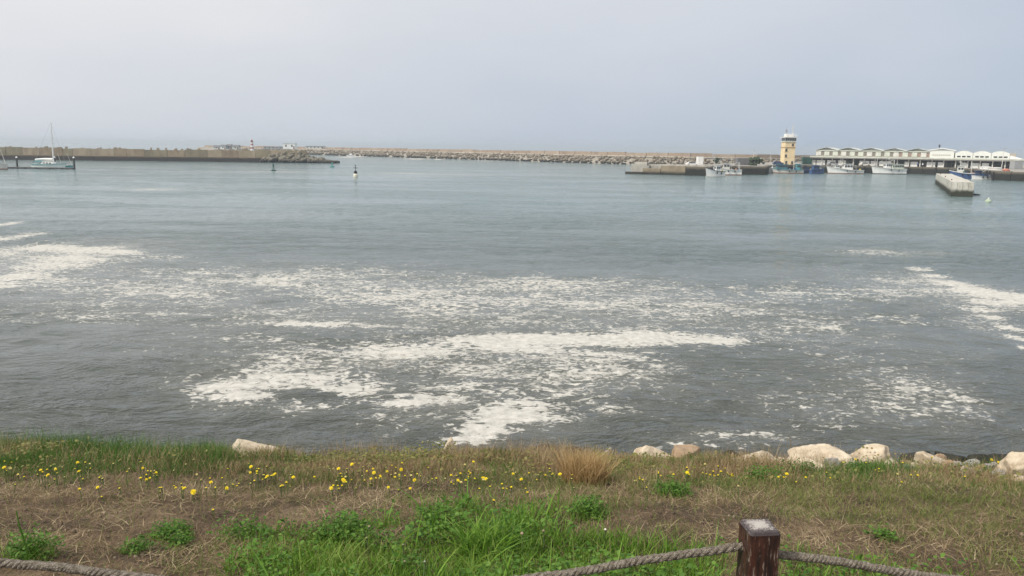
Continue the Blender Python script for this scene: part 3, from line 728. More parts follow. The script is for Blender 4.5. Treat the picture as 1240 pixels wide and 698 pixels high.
def strip(line, off, z_of, h, name, m, parent, x0=0, x1=1e9):
    b = MB()
    for sgn in (-1, 1):
        vs = []; fs = []
        pts = [p for p in line if x0 <= p[0] <= x1]
        for (x, bb, z) in pts:
            zc = z_of(x, z)
            for dy, dz in ((-.04, -h / 2), (off, -h / 2), (off, h / 2), (-.04, h / 2)): vs.append((x + off * .3, sgn * (bb + dy), zc + dz))
        for i in range(len(pts) - 1):
            for k in range(4): fs.append((i * 4 + k, i * 4 + (k + 1) % 4, i * 4 + 4 + (k + 1) % 4, i * 4 + 4 + k))
        b.add(vs, fs)
    return b.build(name, m, parent)
def boat(px, Y, L, label, hull=white, bow='left', B=None, zs=1.1, zb=2.2, rot=0.0, trim=dkblue, boot=rust, cabins=(), masts=(), gantry=None, bulwark=.0, deckm=None, cat='boat', name='fishing_boat', group='boats moored along the fishing quay', clutter=0, rail=True):
    B = B or L * .29
    rz = (math.pi if bow == 'left' else 0) + rot
    c, s = math.cos(rz), math.sin(rz); x0 = X(px, Y)
    r = empty(name, (x0 - c * L / 2, Y - s * L / 2, 0), label, cat, group, rz)
    v, f, line = hull_mesh(L, B, zs, zb)
    b = MB(); b.add(v, f); b.build('hull', hull, r, False)
    b = MB(); vs = []; fs = []
    for (x, bb, z) in line: vs += [(x, bb * .97, z - .22), (x, -bb * .97, z - .22)]
    for i in range(len(line) - 1): fs.append((2 * i, 2 * i + 1, 2 * i + 3, 2 * i + 2))
    b.add(vs, fs); b.build('deck', deckm or metal_g, r)
    strip(line, .09, lambda x, z: z - .06, .16, 'gunwale', trim, r)
    strip([(x * .985, bb * .83, z) for x, bb, z in line], .05, lambda x, z: .12, .30, 'boot_stripe', boot, r)
    for (a, e, w_, h, m, kind) in cabins:
        xa, xe = a * L, e * L; bb, z = at_line(line, (xa + xe) / 2); z -= .25
        hw = w_ * B / 2
        k = MB(); k.box(xa, xe, -hw, hw, z, z + h, .12, .07); cab = k.build('wheelhouse' if kind == 'w' else 'cabin', m, r)
        k = MB(); k.box(xa - .2, xe + .2, -hw - .12, hw + .12, z + h + .003, z + h + .12, .1); k.build('roof', m if m is not white else offwhite, cab)
        nwin = max(2, int((xe - xa) / .95))
        for sg in (-1, 1):
            for i in range(nwin):
                wx = xa + .2 + (xe - xa - .4) * (i + .12) / nwin; wl = (xe - xa - .4) / nwin * .74
                k = MB(); y = sg * hw * .972; k.box(wx, wx + wl, min(y, y + sg * .05), max(y, y + sg * .05), z + h * .50, z + h * .80); k.build('window', glass, cab)
        for i in range(3):
            wy = -hw * .8 + i * hw * .55
            for xx in (xe - .02 - .035 * (xe - xa) , ):
                k = MB(); k.box(xx, xx + .07, wy, wy + hw * .45, z + h * .50, z + h * .8); k.build('window', glass, cab)
    for (a, h, lean) in masts:
        xa = a * L; bb, z = at_line(line, xa)
        k = MB(); k.tube([(xa, 0, z - .2), (xa + lean, 0, z + h)], .10, 6, .05); ms = k.build('mast', offwhite, r)
        k = MB(); k.tube([(xa, 0, z + .9), (xa - h * .42, 0, z + h * .55)], .06, 5); k.build('boom', offwhite, ms)
        k = MB(); k.box(xa + lean * .7 - .5, xa + lean * .7 + .5, -.05, .05, z + h * .72, z + h * .76); k.build('crosstree', offwhite, ms)
        k = MB(); k.tube([(xa + lean, 0, z + h * .98), (L * .97, 0, at_line(line, L * .95)[1])], .018, 4); k.tube([(xa + lean, 0, z + h * .98), (.2, 0, zs + .8)], .018, 4); k.build('stay', metal_g, ms)
    if gantry:
        a, h, m = gantry; xa = a * L; bb, z = at_line(line, xa)
        k = MB()
        for sg in (-1, 1): k.tube([(xa, sg * bb * .8, z - .2), (xa + .15, sg * bb * .7, z + h)], .09, 6)
        k.tube([(xa + .15, -bb * .7, z + h), (xa + .15, bb * .7, z + h)], .09, 6); k.tube([(xa + .07, -bb * .74, z + h * .6), (xa + .07, bb * .74, z + h * .6)], .06, 6); k.build('gantry', m, r)
    if rail:
        k = MB(); ps = [(x, bb, z) for x, bb, z in line if x > .62 * L]
        for sg in (-1, 1):
            k.tube([(x, sg * bb * .95, z + .55) for x, bb, z in ps], .03, 4)
            for x, bb, z in ps[::2]: k.tube([(x, sg * bb * .95, z - .05), (x, sg * bb * .95, z + .55)], .025, 4)
        k.build('bow_rail', metal_g, r)
    cm = [orange, bluep, dark, buoyy, greenp, offwhite]
    for i in range(clutter):
        xa = rng.uniform(.05, .6) * L; bb, z = at_line(line, xa); y = rng.uniform(-.6, .6) * bb; s_ = rng.uniform(.25, .6)
        k = MB()
        if i % 3 == 0: k.lathe([(s_ * .5, z - .2), (s_ * .62, z + s_ * .3), (s_ * .4, z + s_ * 1.1), (.02, z + s_ * 1.25)], 8, (xa, y)); k.build('net_bundle', cm[i % 6], r)
        else: k.box(xa, xa + s_ * 1.6, y - s_ * .6, y + s_ * .6, z - .2, z + s_, .05, .06); k.build('fish_box', cm[i % 6], r)
    for sg in (-1, 1):
        for a in (.25, .48):
            bb, z = at_line(line, a * L); k = MB(); k.lathe([(.02, z - .95), (.17, z - .85), (.2, z - .55), (.12, z - .3), (.02, z - .25)], 8, (a * L, sg * (bb + .12))); k.build('fender', black, r)
    return r
boat(865, 246, 7.4, 'white trawler with high flared bow nearest the end of the mole', bow='left', zs=1.5, zb=2.9, rot=.45, trim=dark, boot=offwhite, cabins=[(.25, .5, .62, 2.0, white, 'w')], masts=[(.55, 4.6, -.1)], clutter=4)
boat(880, 265, 9.6, 'white fishing boat with rust red bottom and cluttered deck behind the high bowed trawler', bow='left', zs=1.7, zb=2.6, rot=-.04, trim=offwhite, boot=rust, cabins=[(.42, .66, .66, 2.1, offwhite, 'w')], masts=[(.36, 4.4, .1), (.75, 3.2, 0)], gantry=(.08, 2.3, offwhite), clutter=9)
boat(936, 300, 8.6, 'white boat with a tall foremast moored left of the control tower', bow='left', zs=1.3, zb=2.5, rot=.2, trim=offwhite, boot=offwhite, cabins=[(.35, .6, .6, 1.7, white, 'w')], masts=[(.68, 5.4, 0)], clutter=3)
boat(953, 297, 11.8, 'long fishing boat with teal deckhouse and dark bottom in front of the control tower', hull=offwhite, bow='left', zs=1.3, zb=1.9, rot=0, trim=teal, boot=rust, cabins=[(.52, .86, .7, 1.9, weathered('petrol_paint', (.07, .17, .22), .25), 'c'), (.1, .24, .6, 2.3, teal, 'w')], masts=[(.3, 3.9, 0)], gantry=(.06, 2.9, metal_g), clutter=8)
boat(975, 300, 6.0, 'small dark blue boat lying low between the teal boat and the bright blue boat', hull=dkblue, bow='left', zs=1.0, zb=1.6, trim=black, boot=dkblue, cabins=[(.3, .55, .6, 1.3, dkblue, 'c')], clutter=4)
boat(989.5, 296, 6.4, 'bright blue boat with a pale wheelhouse moored below the left end of the market hall', hull=bluep, bow='right', zs=1.5, zb=2.2, rot=.35, trim=bluep, boot=dkblue, cabins=[(.12, .55, .7, 1.7, bluep, 'c'), (.6, .78, .55, 1.5, offwhite, 'w')], masts=[(.58, 3, 0)], clutter=2)
boat(1022, 303, 14.2, 'white trawler with long low stern before the left half of the market hall', bow='left', zs=1.3, zb=2.9, rot=0, trim=offwhite, boot=rust, cabins=[(.30, .55, .62, 2.3, white, 'w'), (.66, .80, .6, 1.3, white, 'c')], masts=[(.62, 3.8, 0)], gantry=(.22, 1.7, metal_g), clutter=8)
boat(1075, 306, 13.4, 'white trawler with dark waterline and pale green deckhouse in the middle of the quay', bow='left', zs=1.9, zb=3.0, rot=0, trim=offwhite, boot=dark, cabins=[(.08, .44, .74, 1.9, weathered('pale_green_paint', (.52, .58, .48), .15), 'c'), (.46, .62, .6, 2.2, white, 'w')], masts=[(.5, 5.0, 0), (.84, 4.6, 0)], gantry=(.38, 3.3, offwhite), clutter=3)
boat(1164, 262, 7.6, 'blue hulled trawler with white gantry behind the floating concrete pier', hull=bluep, bow='left', zs=1.7, zb=2.7, rot=-.5, trim=white, boot=dkblue, cabins=[(.42, .70, .66, 2.3, offwhite, 'w')], masts=[(.6, 4.6, 0)], gantry=(.15, 3.9, offwhite), clutter=5)
boat(1187, 252, 6.6, 'small white boat with blue trim right of the concrete pier', hull=white, bow='left', zs=1.35, zb=1.7, rot=.1, trim=dkblue, boot=offwhite, cabins=[(.5, .78, .6, 1.5, dkblue, 'c')], masts=[(.45, 3.2, 0)], clutter=3)

# things ashore on the quay
def upturned_boat(px, Y, L, m, label):
    x = X(px, Y, TOP); r = empty('upturned_dinghy', (x - L / 2, Y, TOP + .02), label, 'dinghy', 'dinghies lying upturned on the quay')
    v, f, line = hull_mesh(L, 1.7, .7, .9, .25)
    v = [(a, -b, .92 - c_) for a, b, c_ in v]; b = MB(); b.add(v, f); b.build('hull', m, r)
    b = MB(); b.tube([(0.1, 0, 1.2), (L * .8, 0, 1.2)], .05, 5); b.build('keel', dark, r)
upturned_boat(1194, 275, 3.8, white, 'white upturned dinghy on the quay left of the orange net heap')
upturned_boat(1205, 262, 4.6, offwhite, 'longer cream upturned dinghy on the quay just behind the orange net heap')
def heap(px, Y, s, m, label):
    o = link('net_heap', None) if False else None
    p, f = rock_verts(77, 3, 9, .14, (.7, 1)); p = p * (s, s * .8, s * .62); z = TOP + s * .35
    o = link('net_heap', fast_mesh('net_heap', p, f, m, True)); o.location = (X(px, Y, z), Y, z); tag(o, label, 'net heap')
heap(1217.5, 250, 1.1, orange, 'orange heap of fishing net on the right end of the quay')
def lamp_post(px, Y, h, label):
    r = empty('lamp_post', (X(px, Y, TOP), Y, TOP), label, 'lamp post', 'lamp posts on the quay')
    b = MB(); b.tube([(0, 0, 0), (0, 0, h)], .13, 6, .07); b.build('pole', offwhite, r)
    b = MB(); b.tube([(0, 0, h), (0, -.5, h + .3), (0, -1.3, h + .35)], .06, 5); b.box(-.15, .15, -1.7, -1.1, h + .3, h + .42, .05); b.build('lamp_head', metal_g, r)
lamp_post(1212.5, 268, 7.2, 'white lamp post standing at the right end of the market hall')
lamp_post(912, 340, 5.5, 'lone lamp post left of the control tower')
def container(px, Y, w_, h_, d_, m, label, cat='container', z=TOP):
    r = empty('shipping_container' if cat == 'container' else cat.replace(' ', '_'), (X(px, Y, z), Y, z), label, cat)
    b = MB(); b.box(-w_ / 2, w_ / 2, 0, d_, 0.1, h_, .04); b.build('body', m, r)
    b = MB(); b.box(-w_ / 2 - .05, w_ / 2 + .05, -.05, d_ + .05, h_ + .003, h_ + .12, .04); b.build('roof', conc, r)
    for i in range(max(2, int(w_ / .9))):
        x = -w_ / 2 + (i + .5) * w_ / max(2, int(w_ / .9)); b = MB(); b.box(x - .08, x + .08, -.07, .02, .2, h_ - .1); b.build('rib', m, r)
container(848, 290, 2.2, 3.1, 2.2, white, 'white kiosk standing on the mole left of the trawlers', 'kiosk')
container(1233, 296, 3.2, 3.0, 3, metal_g, 'grey shed past the right end of the market hall', 'shed')
container(904, 300, 7.0, 2.7, 4, weathered('shed_grey', (.16, .16, .17), .3), 'dark low ice shed on the quay behind the trawlers', 'shed')
container(978, 338, 3.5, 3.2, 3, greenp, 'dark green container against the left end of the market hall')
def car(px, Y, body, label):
    r = empty('parked_car', (X(px, Y, TOP), Y, TOP), label, 'car', 'cars parked on the quay')
    b = MB(); b.yprism([(-2.1, .3), (2.1, .3), (2.15, .8), (1.2, .95), (.7, 1.45), (-1.1, 1.48), (-1.9, .95), (-2.15, .85)], -.85, .85); b.build('body', body, r)
    b = MB(); b.yprism([(.55, 1.38), (1.02, .98), (-1.6, .98), (-1.1, 1.40)], -.87, .87); b.build('side_window', glass, r)
    for x in (-1.3, 1.3):
        for y in (-.8, .8):
            b = MB(); b.v = []; pr = [(x + .33 * math.cos(a), .33 + .33 * math.sin(a)) for a in np.linspace(0, 2 * math.pi, 12, endpoint=False)]; b.yprism(pr, y - .1, y + .1); b.build('wheel', black, r)
car(838, 268, white, 'white car parked on the mole'); car(1008, 325, metal_g, 'grey car parked in front of the market arcade'); car(942, 322, dkblue, 'dark blue car parked left of the control tower base')
car(1047, 322, offwhite, 'off white van shaped car between the two white trawlers')
person(1111, 312, bluep, dark, 'person in a blue top standing on the quay edge'); person(1117, 312, white, dark, 'person in a white top standing on the quay edge')
for i, (px, Y, s) in enumerate(((914, 296, 2.4), (920, 330, 1.6), (868, 340, 1.8))):
    vs = []; fs = []
    v0, f0 = ICO[2]; n = 0
    for k in range(26):
        c = rng.normal(size=3) * s * (.42, .42, .3) + (0, 0, s * .75); q = v0 * s * rng.uniform(.16, .32) * (1 + .25 * snoise(v0 * 3, k, 3))[:, None] + c; vs.append(q); fs.append(f0 + n); n += len(v0)
    r = empty('quay_bush', (X(px, Y, TOP), Y, TOP), ['dark round bush beside the ice shed', 'small dark bush left of the control tower', 'low bush behind the trawlers'][i], 'bush', 'bushes on the quay')
    o = link('crown', fast_mesh('crown', np.concatenate(vs), np.concatenate(fs), mat('bush_leaf', [(.025, .04, .02), (.05, .075, .035)], 3, .8, .6, 8)), r)
    b = MB(); b.tube([(0, 0, -.02), (0, 0, s * .6)], .12, 6, .06); b.build('trunk', rust, r)

# ------------------------------------------------------------------ floating concrete pier head
def pier():
    nl = on_z(1151, 238); nr = on_z(1175, 237.2); fl = on_z(1132.2, 222.4)
    nl, nr, fl = [np.array(q[:2]) for q in (nl, nr, fl)]
    u = (fl - nl); L = np.linalg.norm(u); u /= L; v = nr - nl; v = v - u * v.dot(u); Wd = np.linalg.norm(v); v /= Wd
    H = 2.75
    r = empty('pier_head', (nl[0], nl[1], 0), 'pale concrete pier block with dark weedy base standing alone in the water', 'pier')
    def q4(a0, a1, b0, b1): return [tuple(u * a + v * b) for a, b in ((a0, b0), (a0, b1), (a1, b1), (a1, b0))]
    b = MB(); b.prism(q4(.18, L - .18, .14, Wd - .14), -1.5, H - .02); b.build('pier_core', pier_st, r)
    n = 7
    for i in range(n):
        a0, a1 = i * L / n + .05, (i + 1) * L / n - .05
        for b0, b1 in ((0, .5), (Wd - .5, Wd)):
            c = MB(); c.prism(q4(a0, a1, b0, b1), -1.4, H + rng.uniform(-.03, .05)); c.build('wall_block', pier_st, r)
    for i in range(4):
        b0, b1 = i * Wd / 4 + .03, (i + 1) * Wd / 4 - .03
        c = MB(); c.prism(q4(-.06, .45, b0, b1), 1.15, H + .02); c.build('end_plank', pier_st, r)
    c = MB(); c.prism(q4(-.02, .45, .02, Wd - .02), -1.4, 1.14); c.build('end_footing', pier_st, r)
    for i in range(3):
        c = MB(); p = u * (L * (i + .5) / 3) + v * .55; c.lathe([(.12, H), (.1, H + .14), (.15, H + .18), (.15, H + .24), (.02, H + .26)], 8, tuple(p)); c.build('bollard', rust, r)
    # line to a dark half sunk float
    e = on_z(1181, 236.6); a = nl + v * Wd
    m = MB(); pts = [(a[0] + (e[0] - a[0]) * t, a[1] + (e[1] - a[1]) * t + .1, 1.6 * (1 - t) ** 1.5 + .05) for t in np.linspace(0, 1, 9)]
    m.tube(pts, .03, 5); o = m.build('mooring_line', black); tag(o, 'thin dark mooring line from the concrete pier block down to the water', 'rope')
    m = MB(); m.tube([(-.9, 0, .02), (-.4, .1, .12), (.5, .1, .1), (.9, 0, 0)], .2, 8, .12); o = m.build('sunken_float', black); o.location = (e[0] + .1, e[1], 0); tag(o, 'dark half sunken float right of the concrete pier block', 'float')
pier()

# ------------------------------------------------------------------ buoys
def green_mark(px, py, h, m, label, wide=.75):
    p = on_z(px, py); r = empty('channel_buoy', (p[0], p[1], 0), label, 'buoy', 'green channel buoys')
    b = MB(); b.lathe([(wide * .8, -.3), (wide, 0), (wide, .28), (wide * .6, .42)], 14); b.build('float', m, r)
    for k in range(3):
        a = k * 2.09; b = MB(); b.tube([(wide * .5 * math.cos(a), wide * .5 * math.sin(a), .4), (.08 * math.cos(a), .08 * math.sin(a), h * .72)], .07, 5); b.build('leg', m, r)
    b = MB(); b.lathe([(.3, h * .55), (.26, h * .75), (.04, h * .98), (.01, h)], 10); b.build('topmark', m, r)
green_mark(331.3, 207.3, 2.5, weathered('deep_green', (.02, .09, .075), .2), 'dark green conical channel buoy nearer the middle of the inner wall')
green_mark(402.3, 202.6, 2.0, weathered('sea_green', (.05, .26, .24), .2), 'teal green channel buoy off the rocky end of the inner wall', .9)
def cardinal():
    p = on_z(430.7, 214.4); r = empty('marker_buoy', (p[0], p[1], 0), 'black and white spindle buoy with a cross shaped topmark in mid channel', 'buoy')
    b = MB(); b.lathe([(.5, -.3), (.62, .05), (.62, .5), (.42, .85)], 14); b.build('float', weathered('buoy_white', (.72, .70, .58), .15), r)
    b = MB(); b.lathe([(.42, .86), (.46, 1.1), (.4, 1.4), (.16, 1.6), (.1, 1.7)], 14); b.build('body', black, r)
    b = MB(); b.tube([(0, 0, 1.65), (0, 0, 3.0)], .07, 6); b.build('spindle', black, r)
    b = MB(); b.box(-.5, .5, -.06, .06, 2.25, 2.4, .02); b.lathe([(.02, 2.85), (.2, 2.95), (.02, 3.15)], 8); b.build('topmark', black, r)
cardinal()
def small_float(px, py, label):
    p = on_z(px, py); r = empty('mooring_buoy', (p[0], p[1], 0), label, 'buoy')
    b = MB(); b.lathe([(.3, -.25), (.5, -.02), (.48, .2), (.25, .42), (.05, .5)], 14); b.build('float', weathered('buoy_lime', (.40, .48, .36), .15), r)
    b = MB(); b.lathe([(.1, .5), (.12, .58), (.1, .7), (.02, .72)], 8); b.build('ring', white, r)
small_float(1196.6, 244.6, 'small pale green mooring buoy right of the concrete pier block')

# ------------------------------------------------------------------ marina at the left edge
def sail_boat(px0, px1, Y, label):
    L = X(px1, Y) - X(px0, Y); r = empty('sailboat', (X(px0, Y), Y, 0), label, 'sailboat', 'boats at the marina pontoon')
    v, f, line = hull_mesh(L, 3.1, 1.25, 1.6, .4, .13, .7, 1.6, .8)
    b = MB(); b.add(v, f); b.build('hull', weathered('pale_teal_hull', (.74, .80, .78), .15), r)
    b = MB(); vs = []; fs = []
    for (x, bb, z) in line: vs += [(x, bb * .98, z - .04), (x, -bb * .98, z - .04)]
    for i in range(len(line) - 1): fs.append((2 * i, 2 * i + 1, 2 * i + 3, 2 * i + 2))
    b.add(vs, fs); b.build('deck', white, r)
    strip(line, .05, lambda x, z: z - .1, .16, 'gunwale', teal, r)
    strip([(x * .985, bb * .82, z) for x, bb, z in line], .05, lambda x, z: .12, .34, 'boot_stripe', teal, r)
    b = MB(); b.box(L * .26, L * .68, -.95, .95, 1.2, 2.05, .25, .2); cab = b.build('coachroof', white, r)
    for sg in (-1, 1):
        for i in range(3):
            b = MB(); b.box(L * (.35 + .09 * i), L * (.41 + .09 * i), min(sg * .88, sg * .95), max(sg * .88, sg * .95), 1.5, 1.8); b.build('window', glass, cab)
    mx_ = L * .62; mt = Z(148.3, 61.3, Y); lean = X(61.3, Y, mt) - (X(px0, Y) + mx_)
    b = MB(); b.tube([(mx_, 0, 1.2), (mx_ + lean, 0, mt)], .2, 8, .12); ms = b.build('mast', white, r)
    b = MB(); b.tube([(mx_, .0, 2.4), (L * .08, 0, 2.3)], .07, 6); b.build('boom', white, ms)
    b = MB(); b.tube([(mx_ - .1, 0, 2.75), (L * .35, 0, 2.8), (L * .08, 0, 2.6)], .38, 8, .26); b.build('sail_cover', white, r)
    b = MB(); b.yprism([(L * .04, 1.75), (L * .30, 1.9), (L * .30, 2.05), (L * .17, 2.12), (L * .04, 1.9)], -1, 1); b.build('canopy', teal, r)
    for sg in (-1, 1):
        for x in (.06, .28):
            b = MB(); b.tube([(L * x, sg * .95, .9), (L * x, sg * .95, 1.8)], .03, 4); b.build('canopy_leg', metal_g, r)
    b = MB(); b.tube([(mx_ + lean, 0, mt), (L * .98, 0, 1.25)], .02, 4); b.tube([(mx_ + lean, 0, mt), (.1, 0, 1.0)], .02, 4)
    for sg in (-1, 1): b.tube([(mx_ + lean * .9, 0, mt * .9), (mx_, sg * 1.45, 1.0)], .02, 4)
    b.build('rigging', metal_g, ms)
    b = MB(); b.tube([(mx_ + lean * .5, -.7, mt * .55), (mx_ + lean * .5, .7, mt * .55)], .04, 5); b.build('spreader', white, ms)
    b = MB()
    for sg in (-1, 1):
        ps = [(x, sg * bb * .93, z + .6) for x, bb, z in line]; b.tube(ps, .02, 4)
        for x, bb, z in line[::2]: b.tube([(x, sg * bb * .93, z), (x, sg * bb * .93, z + .6)], .02, 4)
    b.build('guard_rail', metal_g, r)
sail_boat(40.5, 81, 236, 'pale teal sailing yacht with a tall leaning mast at the pontoon end')
def pontoon():
    Y = 230; x0, x1 = X(-180, Y), X(88, Y)
    r = empty('pontoon', (x0, Y, 0), 'low dark floating pontoon beside the yacht at the left edge', 'pontoon'); L = x1 - x0; n = 12
    for i in range(n):
        b = MB(); b.box(i * L / n + .06, (i + 1) * L / n - .06, 0, 1.6, -.2, .42 + rng.uniform(-.02, .02), .04); b.build('float_unit', weathered('pontoon_grey', (.09, .095, .095), .3, 1.5, .85), r)
        b = MB(); b.box(i * L / n + .1, (i + 1) * L / n - .1, -.02, 1.62, .425, .50, .02); b.build('decking', weathered('grey_decking', (.20, .19, .18), .3, 2), r)
    for i in range(7):
        x = L * (.62 + .055 * i); b = MB(); b.box(x, x + .3, -.18, -.02, -.1, .3, .03); b.build('fender', black, r)
    for i, (px, top, lab) in enumerate(((18.2, 190.0, 'dark mooring pile with a white cap left of the yacht'), (45.5, 190.2, 'mooring pile with white cap just behind the yacht stern'), (87.6, 190.3, 'dark mooring pile with a white cap at the outer end of the pontoon'))):
        z = Z(top, px, Y + .9); q = empty('mooring_pile', (X(px, Y + .9), Y + .9 + (9 if i == 1 else 1.2), 0), lab, 'pile', 'piles of the pontoon')
        b = MB(); b.lathe([(.26, -1.5), (.26, z - .35)], 10); b.build('post', weathered('dark_pile', (.05, .055, .055), .3), q)
        b = MB(); b.lathe([(.3, z - .345), (.3, z - .2), (.05, z + .1)], 10); b.build('cap', white, q)
pontoon()
def edge_boat():
    Y = 222; L = 9.0; r = empty('motor_boat', (X(10.3, Y) - L, Y, 0), 'white boat cut by the left edge of the view with two bare raked masts', 'boat', 'boats at the marina pontoon')
    v, f, line = hull_mesh(L, 2.9, 1.35, 1.75, .4, .08, .8)
    b = MB(); b.add(v, f); b.build('hull', offwhite, r)
    b = MB(); vs = []; fs = []
    for (x, bb, z) in line: vs += [(x, bb * .98, z - .04), (x, -bb * .98, z - .04)]
    for i in range(len(line) - 1): fs.append((2 * i, 2 * i + 1, 2 * i + 3, 2 * i + 2))
    b.add(vs, fs); b.build('deck', white, r)
    strip([(x * .985, bb * .82, z) for x, bb, z in line], .05, lambda x, z: .12, .3, 'boot_stripe', rust, r)
    b = MB(); b.box(L * .15, L * .6, -.95, .95, 1.2, 2.6, .2, .1); b.build('cabin', white, r)
    for dx, h, ln in ((.82, 7.2, -2.6), (.93, 5.6, -1.1)):
        b = MB(); b.tube([(L * dx, 0, 1.3), (L * dx + ln, 0, h)], .09, 6, .05); b.build('mast', metal_g if ln < -2 else offwhite, r)
    b = MB(); b.lathe([(.02, 2.3), (.4, 2.55), (.42, 2.9), (.02, 3.15)], 10, (L * .62, -.3)); b.build('radar_dome', white, r)
edge_boat()
def moored_dinghy():
    Y = 243; L = 5.0; r = empty('sailing_dinghy', (X(70, Y), Y, 0), 'small open dinghy with two bare leaning spars behind the bow of the yacht', 'dinghy', 'boats at the marina pontoon')
    v, f, line = hull_mesh(L, 1.7, .6, .85, .25); b = MB(); b.add(v, f); b.build('hull', teal, r)
    for a, lean in ((.3, -1.2), (.95, -1.6)):
        b = MB(); b.tube([(L * a, 0, .2), (L * a + lean, 0, 4.6)], .06, 5, .04); b.build('mast', cream, r)
moored_dinghy()
# white motor launch throwing a wake beyond the wall end
def launch():
    p = on_z(426, 189.6); r = empty('motor_launch', (p[0] - 4, p[1], 0), 'tiny white launch making a wake beyond the end of the inner wall', 'boat')
    v, f, line = hull_mesh(7, 2.4, .9, 1.3, .3); b = MB(); b.add(v, f); b.build('hull', white, r)
    b = MB(); b.box(2.2, 4.4, -.8, .8, .8, 2.2, .2, .15); b.build('cabin', white, r)
launch()

# ------------------------------------------------------------------ gulls
def gull(px, py, Y, span, label, up=.25):
    p = P(px, py, Y); r = empty('gull', tuple(p), label, 'bird', 'gulls flying over the harbour', rz=rng.uniform(-.5, .5))
    gm = weathered('gull_grey', (.25, .25, .27), .2)
    b = MB(); v0, f0 = ICO[2]; b.add(v0 * (.09 * span, .28 * span, .08 * span), f0); b.build('body', weathered('gull_white', (.6, .6, .6), .1), r)
    for sg in (-1, 1):
        b = MB(); a = span / 2
        top = [(0, .09, .0), (sg * a * .5, .11, up * a * .6), (sg * a, -.08, up * a * .35), (sg * a * .5, -.06, up * a * .6), (0, -.10, 0)]
        n = len(top); b.add([(x, y * span, z + .012) for x, y, z in top] + [(x, y * span, z - .012) for x, y, z in top], [tuple(range(n)), tuple(range(2 * n - 1, n - 1, -1))] + [(i, n + i, n + (i + 1) % n, (i + 1) % n) for i in range(n)])
        b.build('wing', gm, r)
gull(1216, 165, 190, 1.3, 'gull gliding in the sky above the right end of the market hall', .12)
gull(352.5, 143, 330, 1.1, 'tiny gull high in the sky above the inner harbour wall'); gull(319.5, 168.5, 380, 1.1, 'tiny gull flying just right of the lighthouse top'); gull(570.5, 157.5, 280, 1.1, 'tiny gull alone in the middle of the sky')

# ================================================================== foreground bank
def build_bank():
    xs = np.concatenate([[-60, -40, -26, -18, -14], np.arange(-12, 12.01, .07), [14, 18, 26, 40, 60]]); ys = np.concatenate([[-30, -15, -6, -2, 0, 1], np.arange(1.6, 9.0, .05), np.arange(9.0, 22.6, .25)])
    xx, yy = np.meshgrid(xs, ys); z = gz(xx, yy)
    z = z + .012 * fbm2(xx, yy, 31, 4, 7.0) * (yy < 9)
    v = np.stack([xx, yy, z], -1).reshape(-1, 3); nr, nc = xx.shape
    i = np.arange(nr - 1)[:, None] * nc + np.arange(nc - 1)[None]; f = np.stack([i, i + 1, i + nc + 1, i + nc], -1).reshape(-1, 4)
    m = mat('dry_soil', [(.026, .018, .011), (.076, .052, .031), (.145, .10, .06), (.255, .19, .12)], 2.2, .95, .9, 26, 9, contrast=1.1, nrough=.7)
    tag(link('ground', fast_mesh('ground', v, f, m, True)), 'bare brown bank of dry soil falling to the shore', kind='structure')
build_bank()

def zone_u(x, y): return x / np.maximum(y, .5)
def PX(x, y):
    """photo column and row of ground points"""
    z = gz(x, y); d = np.stack([x, y, z - 8.0], -1); dep = d @ _f
    return 620 + FPX * (d @ _r) / dep, 349 - FPX * (d @ _u) / dep
def scatter(n, y0, y1, margin=1.25):
    y = np.sqrt(rng.uniform(y0 ** 2, y1 ** 2, n)); n_out = int(n * .36); y = np.concatenate([y, np.sqrt(rng.uniform(y0 ** 2, y1 ** 2, n_out))]); u = np.concatenate([rng.uniform(-.76, .76, n), rng.uniform(.76, 1.5, n_out) * rng.choice([-1, 1], n_out)]); return u * y * margin / 1.15, y
def blades(name, x, y, h, wd, mtl, lean=.5, levels=3, flatness=0.0, lift=0.0, droop=.6):
    n = len(x); a = rng.uniform(0, 2 * np.pi, n); h = np.asarray(h) * np.ones(n); wd = np.asarray(wd) * np.ones(n)
    dx, dy = np.cos(a), np.sin(a); ln = np.abs(rng.normal(lean, lean * .5, n)); face = rng.uniform(0, 2 * np.pi, n)
    sx, sy = np.cos(face), np.sin(face); z0 = gz(x, y) + lift
    vs = np.zeros((n, (levels + 1) * 2, 3), np.float32)
    for l in range(levels + 1):
        t = l / levels; r_ = ln * h * t ** 1.6; zz = h * (t - droop * ln * t * t * .5) * (1 - flatness)
        w_ = wd * (1 - t ** 2 * .9) * .5
        for s, sg in enumerate((-1, 1)):
            vs[:, l * 2 + s, 0] = x + dx * r_ + sg * sx * w_; vs[:, l * 2 + s, 1] = y + dy * r_ + sg * sy * w_; vs[:, l * 2 + s, 2] = z0 + zz
    base = (np.arange(n) * (levels + 1) * 2)[:, None, None]
    q = np.array([[2 * l, 2 * l + 1, 2 * l + 3, 2 * l + 2] for l in range(levels)])[None]
    return fast_mesh(name, vs.reshape(-1, 3), (base + q).reshape(-1, 4), mtl)
